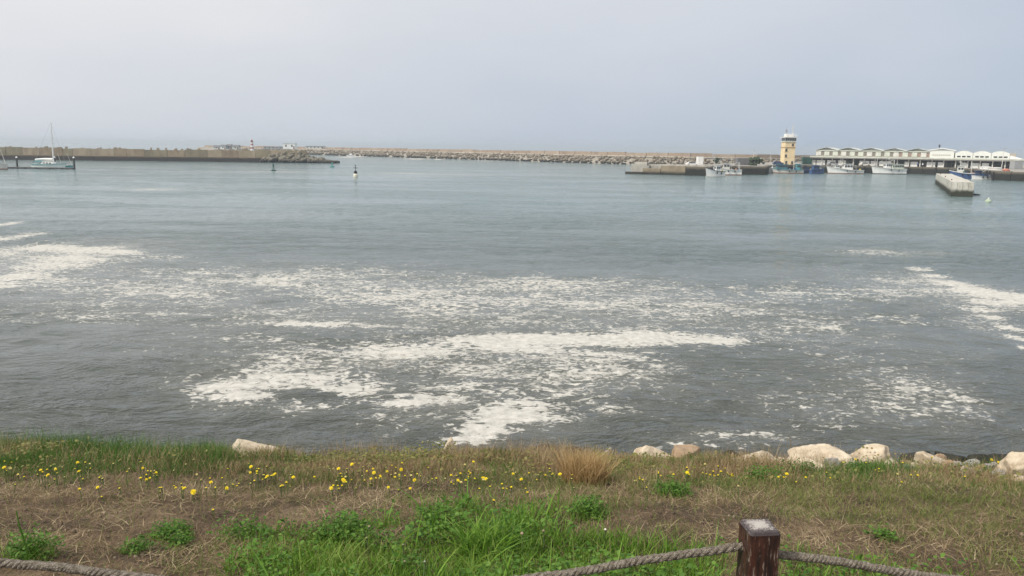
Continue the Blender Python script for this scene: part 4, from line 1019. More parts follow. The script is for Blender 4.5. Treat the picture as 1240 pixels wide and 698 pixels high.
def leafy(name, c, nrm_, size, mtl, aspect=.6):
    """small pointed leaves: centres, normals-ish random orientation"""
    n = len(c); a = rng.normal(size=(n, 3)); a[:, 2] = np.abs(a[:, 2]) * .35; a /= np.linalg.norm(a, axis=1)[:, None]
    up = nrm_ + rng.normal(size=(n, 3)) * .45; s = np.cross(a, up); s /= np.linalg.norm(s, axis=1)[:, None] + 1e-6
    b = np.cross(s, a); sz = size * np.ones(n)
    k = [(0, 0, 0), (.35, .5, .06), (.75, .38, .05), (1.0, 0, -.08), (.75, -.38, .05), (.35, -.5, .06)]
    vs = np.zeros((n, 6, 3), np.float32)
    for i, (p, q, r_) in enumerate(k): vs[:, i] = c + a * (sz * p)[:, None] + s * (sz * q * aspect)[:, None] + b * (sz * r_)[:, None]
    base = (np.arange(n) * 6)[:, None, None]; fq = np.array([[0, 1, 2, 3], [0, 3, 4, 5]])[None]
    return fast_mesh(name, vs.reshape(-1, 3), (base + fq).reshape(-1, 4), mtl)
def grass_mat(name, cols, trans=.35, rough=.55):
    if name in MATS: return MATS[name]
    m = mat(name, cols, 1.7, rough, 0, island=True, spec=.25, coords='Object'); t = m.node_tree; b = t.nodes['Principled BSDF']
    src = b.inputs['Base Color'].links[0].from_socket
    tr = N(t, 'ShaderNodeBsdfTranslucent'); ms = N(t, 'ShaderNodeMixShader'); ms.inputs[0].default_value = trans
    t.links.new(src, tr.inputs['Color']); t.links.new(b.outputs[0], ms.inputs[1]); t.links.new(tr.outputs[0], ms.inputs[2]); t.links.new(ms.outputs[0], t.nodes['Material Output'].inputs['Surface'])
    return m
G_lush = grass_mat('lush_grass', [(.045, .105, .014), (.105, .225, .024), (.19, .34, .042), (.36, .42, .12)])
G_mid = grass_mat('olive_grass', [(.075, .12, .024), (.13, .18, .04), (.21, .25, .07), (.34, .31, .13)])
G_dark = grass_mat('deep_grass', [(.035, .09, .015), (.08, .175, .028), (.14, .25, .045)])
G_dry = grass_mat('dry_grass', [(.15, .10, .055), (.24, .165, .095), (.33, .24, .14), (.42, .34, .22)], .25, .8)
G_pink = grass_mat('dry_seed_grass', [(.17, .115, .06), (.29, .205, .115), (.43, .325, .19), (.60, .49, .32)], .25, .8)
G_straw = grass_mat('straw', [(.08, .056, .032), (.17, .122, .07), (.32, .245, .145), (.62, .51, .34)], .1, .85)
G_chaff = grass_mat('chaff', [(.035, .022, .014), (.09, .058, .036), (.20, .135, .085), (.44, .33, .22)], .1, .9)
G_gold = grass_mat('golden_grass', [(.30, .19, .085), (.46, .32, .15), (.64, .49, .27)], .3, .75)
G_leaf = grass_mat('weed_leaf', [(.045, .11, .016), (.09, .20, .026), (.17, .29, .05)], .3)
G_ivy = grass_mat('olive_leaf', [(.075, .09, .022), (.14, .16, .04), (.24, .23, .075), (.28, .17, .07)], .25)
def keep(x, y, p): 
    k = rng.random(len(x)) < p; return x[k], y[k]
def stuff(name, me, label):
    o = link(name, me); tag(o, label, kind='stuff'); return o

# lush green grass in the near middle
def lush_prob(x, y):
    px, py = PX(x, y)
    top = 661 + 14 * fbm2(x, y, 47, 4, 5.0) - 34 * np.exp(-((px - 560) / 120) ** 2) + 12 * np.exp(-((px - 830) / 60) ** 2) + 18 * fbm2(x, y, 41, 3, 2.2)
    p = sstep(-6, 16, py - top) * sstep(275, 345, px + 22 * fbm2(x, y, 42, 2, 3)+ .35*(py-660)) * (1 - sstep(820, 905, px))
    right = .30 * sstep(662, 700, py) * sstep(900, 960, px) * (fbm2(x, y, 43, 3, 1.6) > -.05)
    mid = .28 * np.exp(-((py - 632) / 16) ** 2) * sstep(480, 540, px) * (1 - sstep(640, 720, px))
    return np.clip(p + right + mid, 0, 1)
x, y = scatter(125000, 2.2, 5.6); p = lush_prob(x, y); x, y = keep(x, y, p)
hh = rng.gamma(6, .018, len(x)) * (.75 + .45 * fbm2(x, y, 44, 3, 1.5)) 
stuff('lush_grass', blades('lush_grass', x, y, np.clip(hh * .85, .03, .2), rng.uniform(.003, .008, len(x)), G_lush, .55), 'lush bright green grass in the near middle of the bank')
x, y = scatter(42000, 2.2, 5.3); x, y = keep(x, y, lush_prob(x, y) * (fbm2(x, y, 45, 3, 2) > -.2)); n = len(x)
c = np.stack([x, y, gz(x, y) + rng.uniform(.02, .12, n)], 1)
stuff('clover_leaves', leafy('clover_leaves', c, np.array((0, 0, 1.)), rng.uniform(.012, .034, n), G_leaf, .8), 'low clover and broad weed leaves among the lush grass')
x, y = scatter(1500, 2.4, 5.2); x, y = keep(x, y, lush_prob(x, y) * (np.exp(-((PX(x, y)[0] - 570) / 110) ** 2) + .12)); 
stuff('tall_grass_blades', blades('tall_grass_blades', x, y, rng.uniform(.14, .30, len(x)), rng.uniform(.007, .013, len(x)), G_lush, .6, 5), 'long arching grass blades standing out of the lush grass')

x, y = scatter(26000, 2.2, 5.6); x, y = keep(x, y, np.clip(lush_prob(x, y), 0, 1) ** .6 * .28)
stuff('faded_blades', blades('faded_blades', x, y, rng.uniform(.03, .15, len(x)), rng.uniform(.0025, .006, len(x)), G_mid, .9, 3), 'olive and fading blades mixed into the lush grass')
x, y = scatter(7000, 2.2, 5.4); x, y = keep(x, y, np.clip(lush_prob(x, y), 0, 1) ** .5 * .35)
stuff('dead_blades', blades('dead_blades', x, y, rng.uniform(.04, .16, len(x)), rng.uniform(.002, .005, len(x)), G_dry, 1.1, 3), 'dead straw coloured blades in the lush grass')
# pebbles and crumbs of soil
def pebbles():
    v0, f0 = ICO[1]; x, y = scatter(2600, 2.4, 7.0); x, y = keep(x, y, (.25 + .75 * (fbm2(x, y, 75, 3, 1.5) > .2)) * (1 - lush_prob(x, y))); n = len(x); vs = []; fs = []
    for i in range(n):
        q = v0 * rng.uniform(.004, .014) * rng.uniform(.6, 1.3, 3) * rng.uniform(.8, 1.2, (len(v0), 1)) + (x[i], y[i], float(gz(x[i], y[i])) + .004); vs.append(q); fs.append(f0 + i * len(v0))
    stuff('soil_crumbs', fast_mesh('soil_crumbs', np.concatenate(vs), np.concatenate(fs), mat('soil_crumb', [(.06, .045, .03), (.16, .12, .085), (.34, .28, .21)], 12, .95, island=True)), 'small stones and crumbs of dry soil among the straw')
pebbles()

# mown straw and cuttings over the middle of the bank
x, y = scatter(125000, 2.2, 7.6); px, py = PX(x, y)
x, y = keep(x, y, (.10 + .80 * sstep(-.2, .45, fbm2(x, y, 51, 5, 1.9))) * (1 - .9 * lush_prob(x, y)))
stuff('straw_litter', blades('straw_litter', x, y, rng.uniform(.025, .09, len(x)), rng.uniform(.0022, .0055, len(x)), G_straw, 1.4, 2, .62, .004, .3), 'mown brown straw lying over the bank')
x, y = scatter(95000, 2.2, 7.4); x, y = keep(x, y, (.35 + .65 * sstep(-.4, .3, fbm2(x, y, 54, 4, 3.0))) * (1 - .9 * lush_prob(x, y)))
stuff('chaff', blades('chaff', x, y, rng.uniform(.008, .034, len(x)), rng.uniform(.002, .0055, len(x)), G_chaff, 1.3, 2, .55, .003, .3), 'broken bits of dry stem and leaf lying on the soil')
x, y = scatter(110000, 2.4, 7.4); px, py = PX(x, y)
g = (.14 + .85 * sstep(.0, .5, fbm2(x, y, 52, 4, 1.1) + .35 * sstep(600, 1000, px) - .5 * sstep(450, 150, px) * (py < 650)))
x, y = keep(x, y, g * (1 - .8 * lush_prob(x, y)))
stuff('short_grass', blades('short_grass', x, y, rng.uniform(.02, .075, len(x)), rng.uniform(.002, .0045, len(x)), G_mid, .8, 2), 'thin short olive grass growing through the straw')
x, y = scatter(26000, 2.4, 7.4); x, y = keep(x, y, .25 + .6 * (fbm2(x, y, 53, 3, 1.4) > .1))
stuff('dry_stubble', blades('dry_stubble', x, y, rng.uniform(.03, .11, len(x)), rng.uniform(.0018, .0035, len(x)), G_dry, .8, 2), 'pale dry grass stubble among the straw')

# the band of tall growth along the edge
def band(x, y):
    e = edge(x); return sstep(5.55, 6.35, y + .45 * fbm2(x, y, 61, 4, 1.2)) * (1 - sstep(e + .1, e + .5, y))
def grow(y): return .35 + .65 * sstep(5.8, 7.0, y)
x, y = scatter(135000, 5.4, 8.3); px, py = PX(x, y); b_ = band(x, y)
pinkz = b_ * (.42 + .58 * sstep(240, 330, px) * (1 - .45 * sstep(900, 1000, px))) * (.35 + .65 * sstep(-.35, .3, fbm2(x, y, 62, 3, 1.5)))
x, y = keep(x, y, pinkz)
stuff('tall_dry_grass', blades('tall_dry_grass', x, y, rng.uniform(.08, .27, len(x)) * (.75 + .65 * fbm2(x, y, 63, 4, 1.4)).clip(.25, 1.5) * grow(y), rng.uniform(.0022, .0045, len(x)), G_pink, .38, 3), 'tall reddish dry grass along the edge of the bank')
x, y = scatter(105000, 5.4, 8.4); px, py = PX(x, y); b_ = band(x, y)
left = 1 - sstep(250, 300, px)
gz_ = b_ * (.20 + .30 * (fbm2(x, y, 68, 3, 1.4) > .15) + 1.0 * left * sstep(6.3, 6.7, y + .2 * fbm2(x, y, 69, 3, 2)) + .45 * left + 1.0 * sstep(905, 950, px) * (1 - sstep(1090, 1150, px)) * np.exp(-((y - 6.45) / .4) ** 2) + .8 * sstep(1165, 1195, px))
x, y = keep(x, y, gz_); px, py = PX(x, y)
stuff('edge_grass', blades('edge_grass', x, y, rng.uniform(.06, .22, len(x)) * (.75 + .6 * sstep(400, 200, px)) * grow(y) * (.8 + .65 * fbm2(x, y, 70, 4, 1.8)).clip(.3, 1.5), rng.uniform(.003, .007, len(x)), G_dark, .5, 3), 'deep green grass along the top of the bank')
x, y = scatter(110000, 5.8, 8.3); px, py = PX(x, y)
iv = band(x, y) * (1.2 * np.exp(-((px - 455) / 75) ** 2) * sstep(6.5, 6.9, y) + .8 * np.exp(-((px - 600) / 40) ** 2) * sstep(6.7, 7.1, y) + .25 * np.exp(-((px - 60) / 90) ** 2) * sstep(6.4, 6.8, y) + .6 * np.exp(-((px - 790) / 70) ** 2) * sstep(6.5, 6.9, y) + .07)
x, y = keep(x, y, iv * (.15 + .85 * (fbm2(x, y, 64, 3, 2) > -.05))); n = len(x)
lift = rng.uniform(.01, .17, n) * (.5 + .6 * sstep(-.4, .5, fbm2(x, y, 65, 3, 1.6)))
stuff('ground_cover', leafy('ground_cover', np.stack([x, y, gz(x, y) + lift], 1), np.array((0, -.3, 1.)), rng.uniform(.012, .036, n), G_ivy, .75), 'olive creeping leaves along the edge of the bank')
x, y = scatter(42000, 4.9, 7.0); px, py = PX(x, y); x, y = keep(x, y, .75 * np.exp(-((y - 5.75) / .5) ** 2) * (.25 + .75 * (fbm2(x, y, 66, 4, 1.3) > 0)) * (.3 + .7 * sstep(440, 560, px)))
stuff('olive_grass', blades('olive_grass', x, y, rng.uniform(.03, .11, len(x)), rng.uniform(.0025, .005, len(x)), G_mid, .6, 3), 'olive grass along the foot of the tall growth')

# ------------------------------------------------------------------ clumps and weeds (each a thing)
def tuft_of_grass(px, py, rad, h, n, mtl, name, label, cat, wd=(.003, .006), lean=.7):
    p = ground_hit(px, py); r = empty(name, (p[0], p[1], float(gz(p[0], p[1]))), label, cat)
    a = rng.uniform(0, 6.28, n); q = rad * .55 * np.sqrt(rng.random(n)); x, y = p[0] + q * np.cos(a), p[1] + q * np.sin(a)
    hh = h * rng.uniform(.5, 1.05, n) * (1 - .35 * (q / rad))
    me = blades('blade_clump', x, y, hh, rng.uniform(*wd, n), mtl, lean, 4)
    o = link('blade_clump', me, r); o.location = (-p[0], -p[1], -float(gz(p[0], p[1])))
    o['kind'] = 'stuff'; return r
tuft_of_grass(708, 586, .34, .37, 1500, G_gold, 'dry_grass_clump', 'large golden dry grass clump on the edge of the bank left of the pale rocks', 'grass clump', (.003, .006), .45)
tuft_of_grass(585, 676, .26, .27, 340, G_lush, 'grass_clump', 'tall blue green grass clump in the middle of the lush grass', 'grass clump', (.006, .012), .7)
def weed(px, py, rad, h, n, label, ls=(.010, .026), mtl=None, cat='weed'):
    p = ground_hit(px, py); z = float(gz(p[0], p[1])); r = empty('weed_plant', (p[0], p[1], z), label, cat, 'green weeds on the dry bank')
    n = int(n * 2.3); d = rng.normal(size=(n, 3)); d /= np.linalg.norm(d, axis=1)[:, None]; d[:, 2] = np.abs(d[:, 2]); q = rng.random(n) ** .45
    lump = 1 + .38 * snoise(d * 2.4, int(px), 4)
    c = d * q[:, None] * lump[:, None] * (rad, rad, h) + (0, 0, .015)
    k_ = n // 4; a_ = rng.uniform(0, 6.28, k_); q_ = rad * 1.05 * rng.random(k_) ** .6; bl = link('grass_blades', blades('grass_blades', p[0] + q_ * np.cos(a_), p[1] + q_ * np.sin(a_), h * rng.uniform(.5, 1.25, k_) * (1 - .4 * q_ / rad), rng.uniform(.0025, .005, k_), G_lush, .7, 3), r); bl.location = (-p[0], -p[1], -z); bl['kind'] = 'stuff'
    o = link('leaves', leafy('leaves', c, np.array((0, 0, 1.)), rng.uniform(*ls, n), mtl or G_leaf, .6), r); o['kind'] = 'stuff'
    b = MB()
    for k in range(9):
        a = k * .7 + rng.uniform(0, .4); b.tube([(0, 0, -.01), (rad * .3 * math.cos(a), rad * .3 * math.sin(a), h * .5), (rad * .7 * math.cos(a), rad * .7 * math.sin(a), h * .75)], .004, 4, .002)
    b.build('stem', G_leaf, r)
weed(712, 627, .14, .13, 420, 'round green weed on bare soil above the lush grass, left of the post')
weed(815, 601, .14, .10, 380, 'round green weed below the tall dry grass, straight behind the post')
weed(414, 656, .19, .15, 520, 'bushy green weed at the left end of the lush grass')
weed(207, 652, .13, .08, 260, 'low green weed on the dry soil left of the lush grass')
weed(38, 678, .13, .15, 320, 'green weed with an upright stalk just behind the rope at the left edge')
weed(165, 668, .09, .05, 110, 'flat small weed left of the lush grass, right of the stalked weed')
weed(218, 664, .08, .05, 100, 'tiny weed just below the low green weed on the left')
weed(290, 652, .16, .10, 160, 'loose straggling weed left of the bushy green weed')
weed(925, 583, .2, .11, 420, 'dark green weed under the pale rocks right of the tall dry grass')
weed(970, 578, .22, .12, 460, 'broad dark green weed in front of the long pale rocks', mtl=G_dark)
weed(1045, 575, .2, .10, 380, 'green weed in front of the pointed pale rock', mtl=G_dark)
weed(1195, 578, .2, .09, 360, 'green weed beside the grey slab at the right edge', mtl=G_dark)
weed(740, 578, .13, .06, 160, 'small green weed at the foot of the golden grass clump')
weed(1070, 655, .1, .05, 110, 'small weed on dry ground right of the post')
weed(530, 635, .16, .10, 260, 'green weed at the top of the lush grass in the middle')
for px, py, lab in ((33, 690, 'thin upright stalk rising from the weed at the left edge'), (957, 562, 'thin dark twig sticking up among the pale rocks')):
    p = ground_hit(px, py); z = float(gz(p[0], p[1])); b = MB(); b.tube([(0, 0, -.02), (.01, 0, .1), (-.015, 0, .22), (-.03, .01, .30)], .006, 5, .003); b.tube([(-.005, 0, .14), (.03, 0, .2)], .003, 4); o = b.build('plant_stalk', G_dry if px > 500 else G_leaf); o.location = (p[0], p[1], z); tag(o, lab, 'stalk')

# ------------------------------------------------------------------ rocks on the edge of the bank
pale_rock = mat('pale_limestone', [(.16, .12, .08), (.44, .36, .26), (.60, .52, .40), (.70, .63, .52)], 4.5, .9, 1.0, 7, 11, nrough=.76)
tan_rock = mat('tan_limestone', [(.22, .15, .09), (.36, .26, .17), (.45, .35, .25)], 2.4, .9, .9, 9, 9, nrough=.72)
grey_rock = mat('grey_limestone', [(.20, .195, .18), (.32, .31, .29), (.42, .41, .38)], 3, .9, .9, 9, 9, nrough=.72)
weedrock = mat('weedy_rock', [(.012, .013, .009), (.025, .026, .018), (.04, .036, .025)], 4, .7, .9, 10)
def block_verts(seed, sub, rough=.03):
    r = np.random.default_rng(seed); v, f = ICO[sub]
    ax = np.array([(1, 0, 0), (-1, 0, 0), (0, 1, 0), (0, -1, 0), (0, 0, 1), (0, 0, -1)], float) + r.normal(size=(6, 3)) * .28
    ex = r.normal(size=(7, 3)); n = np.concatenate([ax, ex]); n /= np.linalg.norm(n, axis=1)[:, None]; d = np.concatenate([r.uniform(.50, .72, 6), r.uniform(.66, .86, 7)])
    dt = v @ n.T; t = np.where(dt > .04, d[None] / np.maximum(dt, .04), 9).min(axis=1); p = v * np.minimum(t, 1.1)[:, None]
    return p + v * (snoise(p * 2.2, seed + 5, 5) * rough)[:, None], f
def rock(px, pytop, pybase, wpx, seed, m, label, flatz=1.0, tilt=0.0, ahead=.25, yaw=None, planes=13):
    p = ground_hit(px, pybase); Y = p[1] + ahead; dep = float((np.array((p[0], Y, p[2])) - CAM) @ _f)
    hw = wpx / FPX * dep / 2; q = P(px, pytop + 3, Y); x = q[0]; zb = float(gz(x, Y)) - .16; hw *= 1.0; h = q[2] - zb
    v, f = block_verts(seed, 5)
    lo, hi = v.min(0), v.max(0); v = (v - (lo + hi) / 2) / ((hi - lo) / 2)
    # shear a little so that no two have the same silhouette
    v[:, 2] += tilt * v[:, 0]; v[:, 2] /= np.abs(v[:, 2]).max()
    v = v * (hw, hw * rng.uniform(.6, .85), h / 2)
    o = link('rock', fast_mesh('rock', v, f, m, False)); o.location = (x, Y, zb + h / 2); tag(o, label, 'rock', 'pale rocks along the edge of the bank'); return o
rock(320, 538, 556, 84, 11, pale_rock, 'long flat pale rock between the green grass and the tall dry grass on the left', tilt=-.5)
rock(537, 526, 548, 36, 12, pale_rock, 'small cream rock poking out behind the tall dry grass in the middle', tilt=.2)
rock(736, 536, 552, 20, 13, grey_rock, 'small grey rock just right of the golden grass clump')
rock(790, 537, 560, 52, 14, pale_rock, 'low pale rock first to the right of the golden grass clump')
rock(832, 539, 562, 46, 15, tan_rock, 'low tan rock between the two low pale rocks right of the golden clump')
rock(857, 551, 566, 18, 16, pale_rock, 'small pale stone left of the big block rock')
rock(913, 541, 568, 62, 17, pale_rock, 'big cream block rock left of the dark twig', planes=9)
rock(951, 555, 572, 26, 18, pale_rock, 'small jagged pale rock at the foot of the dark twig')
rock(993, 540, 569, 76, 19, pale_rock, 'long pale rock rising to a point on its right', tilt=.45, planes=9)
rock(975, 552, 574, 62, 20, pale_rock, 'lower long pale rock in front of the rising pointed one', tilt=.35, ahead=.1)
rock(1053, 538, 567, 54, 21, pale_rock, 'wedge shaped cream rock with a rounded right end', tilt=.35, planes=9)
rock(1090, 551, 566, 34, 22, grey_rock, 'low grey rock between the wedge rock and the tan rock')
rock(1122, 542, 566, 44, 23, tan_rock, 'rounded tan brown rock behind the pale leaning rock', ahead=.5)
rock(1140, 547, 572, 48, 24, pale_rock, 'pale leaning rock in front of the tan brown rock', tilt=-.45, ahead=.15)
rock(1165, 556, 576, 26, 25, tan_rock, 'small tan rock right of the pale leaning rock', tilt=-.3)
rock(1193, 563, 580, 48, 26, grey_rock, 'flat grey slab lying before the dark weedy shore', ahead=.15)
rock(1180, 555, 574, 30, 27, grey_rock, 'small grey rock behind the flat grey slab', ahead=.4)
rock(1217, 560, 582, 26, 28, pale_rock, 'small cream rock with a yellow flower above, left of the tall edge rock', ahead=.15)
rock(1240, 546, 583, 40, 29, pale_rock, 'tall cream rock cut by the right edge of the view', ahead=.15, planes=9)
rock(1236, 574, 588, 22, 30, pale_rock, 'white stone at the foot of the tall edge rock', ahead=.0)
rock(1000, 560, 573, 26, 31, pale_rock, 'small white stone in front of the long pale rocks', ahead=0)
rock(652, 543, 553, 26, 32, grey_rock, 'small grey rock between the cream rock and the golden grass clump')
rock(941, 556, 571, 30, 33, tan_rock, 'low tan rock touching the right side of the big block rock', ahead=.1)
rock(1020, 547, 566, 40, 34, grey_rock, 'grey rock filling the gap left of the wedge shaped cream rock', tilt=.2)
rock(1082, 554, 570, 34, 35, pale_rock, 'low pale rock at the right foot of the wedge shaped cream rock', ahead=.1)
rock(1100, 557, 571, 26, 36, tan_rock, 'small brown rock left of the tan brown rock', ahead=.1)
rock(876, 552, 566, 36, 37, pale_rock, 'low pale slab just left of the big block rock', ahead=.2)
rock(1208, 568, 582, 24, 38, grey_rock, 'small grey stone right of the flat grey slab', ahead=.05)
for k, px in enumerate((868, 890, 935, 946, 962, 1012, 1030, 1086, 1098, 1110, 1150, 1158, 1172, 1184, 1203, 1226)):
    sz = rng.uniform(13, 24); py = 563 + (px - 868) / 370 * 17 + rng.uniform(-2, 3)
    rock(px, py - rng.uniform(16, 21), py, sz, 60 + k, [pale_rock, tan_rock, grey_rock][k % 3], 'small ' + ['pale', 'tan', 'grey'][k % 3] + ' stone bedded between the edge rocks ' + ('left of the dark twig' if px < 957 else 'near the wedge shaped cream rock' if px < 1105 else 'near the right edge'), ahead=.12)
# seaweed covered boulders at the foot of the bank, and the rubble slope down to the water
sp = []
for i in range(620):
    x = rng.uniform(-16, 17); y = rng.uniform(10.2, 15.6); sp.append((x, y, float(gz(x, y)) + rng.uniform(-.1, .05), rng.uniform(.2, .42)))
bank_rub = tide_stone('bank_rubble', [(.22, .18, .13), (.36, .31, .24), (.48, .42, .34)], (.03, .03, .022), .35, .9, 1.5)
o = rock_stuff('shore_rubble', bank_rub, sp, None, 3); tag(o, 'rubble of pale rock on the slope down to the water')
for k, (px, py, wpx) in enumerate(((1160, 556, 60), (1192, 558, 48), (1222, 557, 54), (1108, 553, 46), (690, 549, 40), (660, 548.5, 46), (880, 552, 34), (1060, 553, 40))):
    q = on_z(px, py, .15); dep = q[1]; hw = wpx / FPX * dep / 2; v, f = rock_verts(300 + k, 4, 12, .08); o = link('weedy_boulder', fast_mesh('weedy_boulder', v * (hw, hw * .8, .3), f, weedrock, False)); o.location = (q[0], q[1], .02)
    tag(o, ['dark weedy boulder at the waterline behind the pale leaning rock', 'dark weedy boulder at the waterline behind the flat grey slab', 'dark weedy boulder at the waterline left of the tall edge rock', 'wet dark boulder at the waterline behind the tan brown rock', 'dark wet boulder at the waterline behind the golden grass clump', 'dark wet boulder at the waterline left of the golden grass clump', 'dark wet stone at the waterline behind the big block rock', 'dark wet boulder at the waterline behind the wedge shaped rock'][k], 'boulder', 'weed covered boulders at the waterline')

# ------------------------------------------------------------------ flowers
petal = mat('yellow_petal', [(.80, .58, .008), (.90, .74, .02)], 40, .6); stalk_m = flat('flower_stalk', (.10, .14, .05), .7); pale_p = flat('pale_petal', (.70, .58, .22), .7); clover_p = mat('clover_bloom', [(.30, .19, .14), (.44, .33, .26)], 90, .8); white_p = flat('white_petal', (.72, .68, .58), .7)
def flower_meshes(rad, petals, m, ball=False, centre=None):
    b = MB()
    if ball:
        v0, f0 = ICO[2]; b.add(v0 * (1 + .16 * np.sin(v0[:, 2:3] * 14 + np.arctan2(v0[:, 1:2], v0[:, 0:1]) * 9)) * (rad, rad, rad * .95), f0)
    else:
        for ring, (rr, zz) in enumerate(((1, .0), (.72, .25), (.4, .4))):
            for k in range(petals - 3 * ring):
                a = 2 * math.pi * (k + .5 * ring) / (petals - 3 * ring); da = math.pi / (petals - 3 * ring) * .95
                pr = rad * rr * rng.uniform(.88, 1.08)
                b.add([(0, 0, zz * rad * .4), (pr * .6 * math.cos(a - da), pr * .6 * math.sin(a - da), zz * rad + .1 * rad), (pr * math.cos(a - da * .5), pr * math.sin(a - da * .5), zz * rad + .16 * rad), (pr * math.cos(a + da * .5), pr * math.sin(a + da * .5), zz * rad + .16 * rad), (pr * .6 * math.cos(a + da), pr * .6 * math.sin(a + da), zz * rad + .1 * rad)], [(0, 1, 2, 3, 4)])
    me = bpy.data.meshes.new('bloom'); me.from_pydata(b.v, [], b.f); me.update(); me.materials.append(m); return me
def stem_mesh(h):
    b = MB(); b.tube([(0, 0, -.02), (.01, .0, h * .5), (0, 0, h)], .003, 4); b.lathe([(.003, h - .012), (.008, h - .006), (.009, h)], 6)
    me = bpy.data.meshes.new('stem'); me.from_pydata(b.v, [], b.f); me.update(); me.materials.append(stalk_m); return me
BL = {'big': flower_meshes(.026, 14, petal), 'mid': flower_meshes(.019, 13, petal), 'small': flower_meshes(.012, 10, petal), 'pale': flower_meshes(.013, 10, pale_p), 'clover': flower_meshes(.0105, 0, clover_p, True), 'white': flower_meshes(.0105, 0, white_p, True)}
ST = {h: stem_mesh(h) for h in (.05, .09, .14, .19, .24)}
def flower(px, py, kind, h, label, group, name='yellow_flower'):
    p = ground_hit(px, py, h); z = float(gz(p[0], p[1])); r = empty(name, (p[0], p[1], z), label, 'flower', group, rng.uniform(0, 6))
    r.scale = (1, 1, 1); o = link('bloom', BL[kind], r); o.location = (0, 0, h); o.rotation_euler = (rng.uniform(.35, 1.05), rng.uniform(-.4, .4), -r.rotation_euler.z)
    a = rng.choice([.32, .38, .44, .5, .6, .8]); o.scale = (a, a, a); link('stem', ST[h], r)
S = 310 / 1093
r1 = [(20, 213), (50, 215), (18, 235), (28, 250), (333, 215), (320, 240), (174, 246), (182, 258), (354, 286), (342, 276), (610, 237), (625, 268), (600, 279), (684, 338), (743, 315), (778, 319), (910, 417), (948, 280), (1072, 232), (1070, 257), (1086, 291), (994, 307), (880, 321), (434, 360), (160, 266), (385, 240), (640, 280), (660, 262)]
r2 = [(12, 243), (35, 270), (28, 285), (48, 275), (130, 300), (110, 310), (160, 278), (372, 290), (385, 298), (408, 290), (350, 273), (500, 241), (560, 253), (597, 235), (620, 243), (636, 273), (530, 272), (612, 266), (490, 307), (608, 331), (735, 300), (752, 285), (770, 283), (895, 288), (862, 290), (910, 265), (873, 263), (968, 254), (983, 284), (1090, 320), (330, 315), (352, 325), (422, 216), (1015, 374), (1050, 305)]
r3 = [(40, 285), (205, 265), (170, 265), (625, 260), (635, 272), (530, 292), (557, 292), (545, 284), (755, 265), (748, 258), (815, 258), (830, 262), (845, 266), (783, 237), (160, 240), (290, 267), (65, 345), (5, 262), (880, 230), (910, 238), (920, 258), (940, 268), (120, 255), (262, 278)]
r4 = [(418, 215), (458, 247), (474, 240), (570, 297), (80, 262), (76, 275), (322, 213), (1003, 187), (1020, 200), (840, 273), (985, 215), (575, 215), (250, 255), (610, 268), (120, 297), (700, 190)]
def zone_label(px, what):
    for lim, wh in ((140, 'in front of the green grass at the left edge'), (275, 'in front of the green grass left of the long flat rock'), (430, 'among the dry grass in front of the long flat rock'), (560, 'below the olive creeping leaves left of the middle'), (700, 'among the dry grass left of the golden grass clump'), (880, 'among the dry grass right of the golden grass clump'), (1010, 'in front of the long pale rocks'), (1300, 'in front of the rocks near the right edge')):
        if px < lim: return what + ' ' + wh
grp = 'small yellow wildflowers on the bank'
for off, L_ in ((0, r1), (310, r2), (620, r3), (930, r4)):
    for (zx, zy) in L_ + [(q[0] + rng.normal(0, 45), min(325, q[1] + rng.normal(0, 15))) for q in L_ + L_ if rng.random() < (.75 if off < 600 else .4)]:
        px, py = off + zx * S, 500 + zy * S
        flower(px, py, ['mid', 'mid', 'small'][rng.integers(3)], (.05, .09)[rng.integers(2)] if py > 575 else (.09, .14)[rng.integers(2)], zone_label(px, 'small yellow wildflower'), grp)
flower(417 * S, 500 + 321 * S, 'big', .09, 'largest yellow flower, right one of the near pair on the dry soil at left', grp)
flower(340 * S, 500 + 330 * S, 'big', .09, 'large yellow flower, left one of the near pair on the dry soil at left', grp)
flower(826 * S, 500 + 342 * S, 'big', .09, 'large yellow flower alone on the dry soil left of the lush grass', grp)
flower(310 + 376 * S, 500 + 292 * S, 'big', .09, 'large yellow flower in the tight bunch left of the middle', grp)
for k in range(70):
    px, py = rng.normal(-20, 150) if k % 5 == 0 else rng.uniform(-30, 1180), rng.uniform(560, 592)
    px = abs(px)
    if k % 2: px = rng.uniform(60, 900)
    flower(px, py, 'pale' if k % 3 else 'small', (.05, .09, .14)[rng.integers(3)], zone_label(px, 'tiny pale bloom'), 'pale blooms in the tall growth', 'pale_flower')
for k, (px, py) in enumerate(((447, 639), (444, 653), (488, 662.5), (490, 680), (632, 648), (658, 645.5))):
    flower(px, py, 'clover', .14, ['faded clover head, topmost of the two beside the bushy green weed', 'faded clover head, lower of the two beside the bushy green weed', 'upper faded clover head in the lush grass left of the tall clump', 'lower faded clover head in the lush grass left of the tall clump', 'left faded clover head right of the tall green clump', 'right faded clover head right of the tall green clump'][k], 'faded clover heads in the lush grass', 'clover_flower')
flower(733, 643, 'white', .14, 'single white clover head below the round green weed left of the post', 'white clover heads', 'clover_flower')
flower(514, 681, 'white', .14, 'single white clover head low in the lush grass near the bottom edge', 'white clover heads', 'clover_flower')

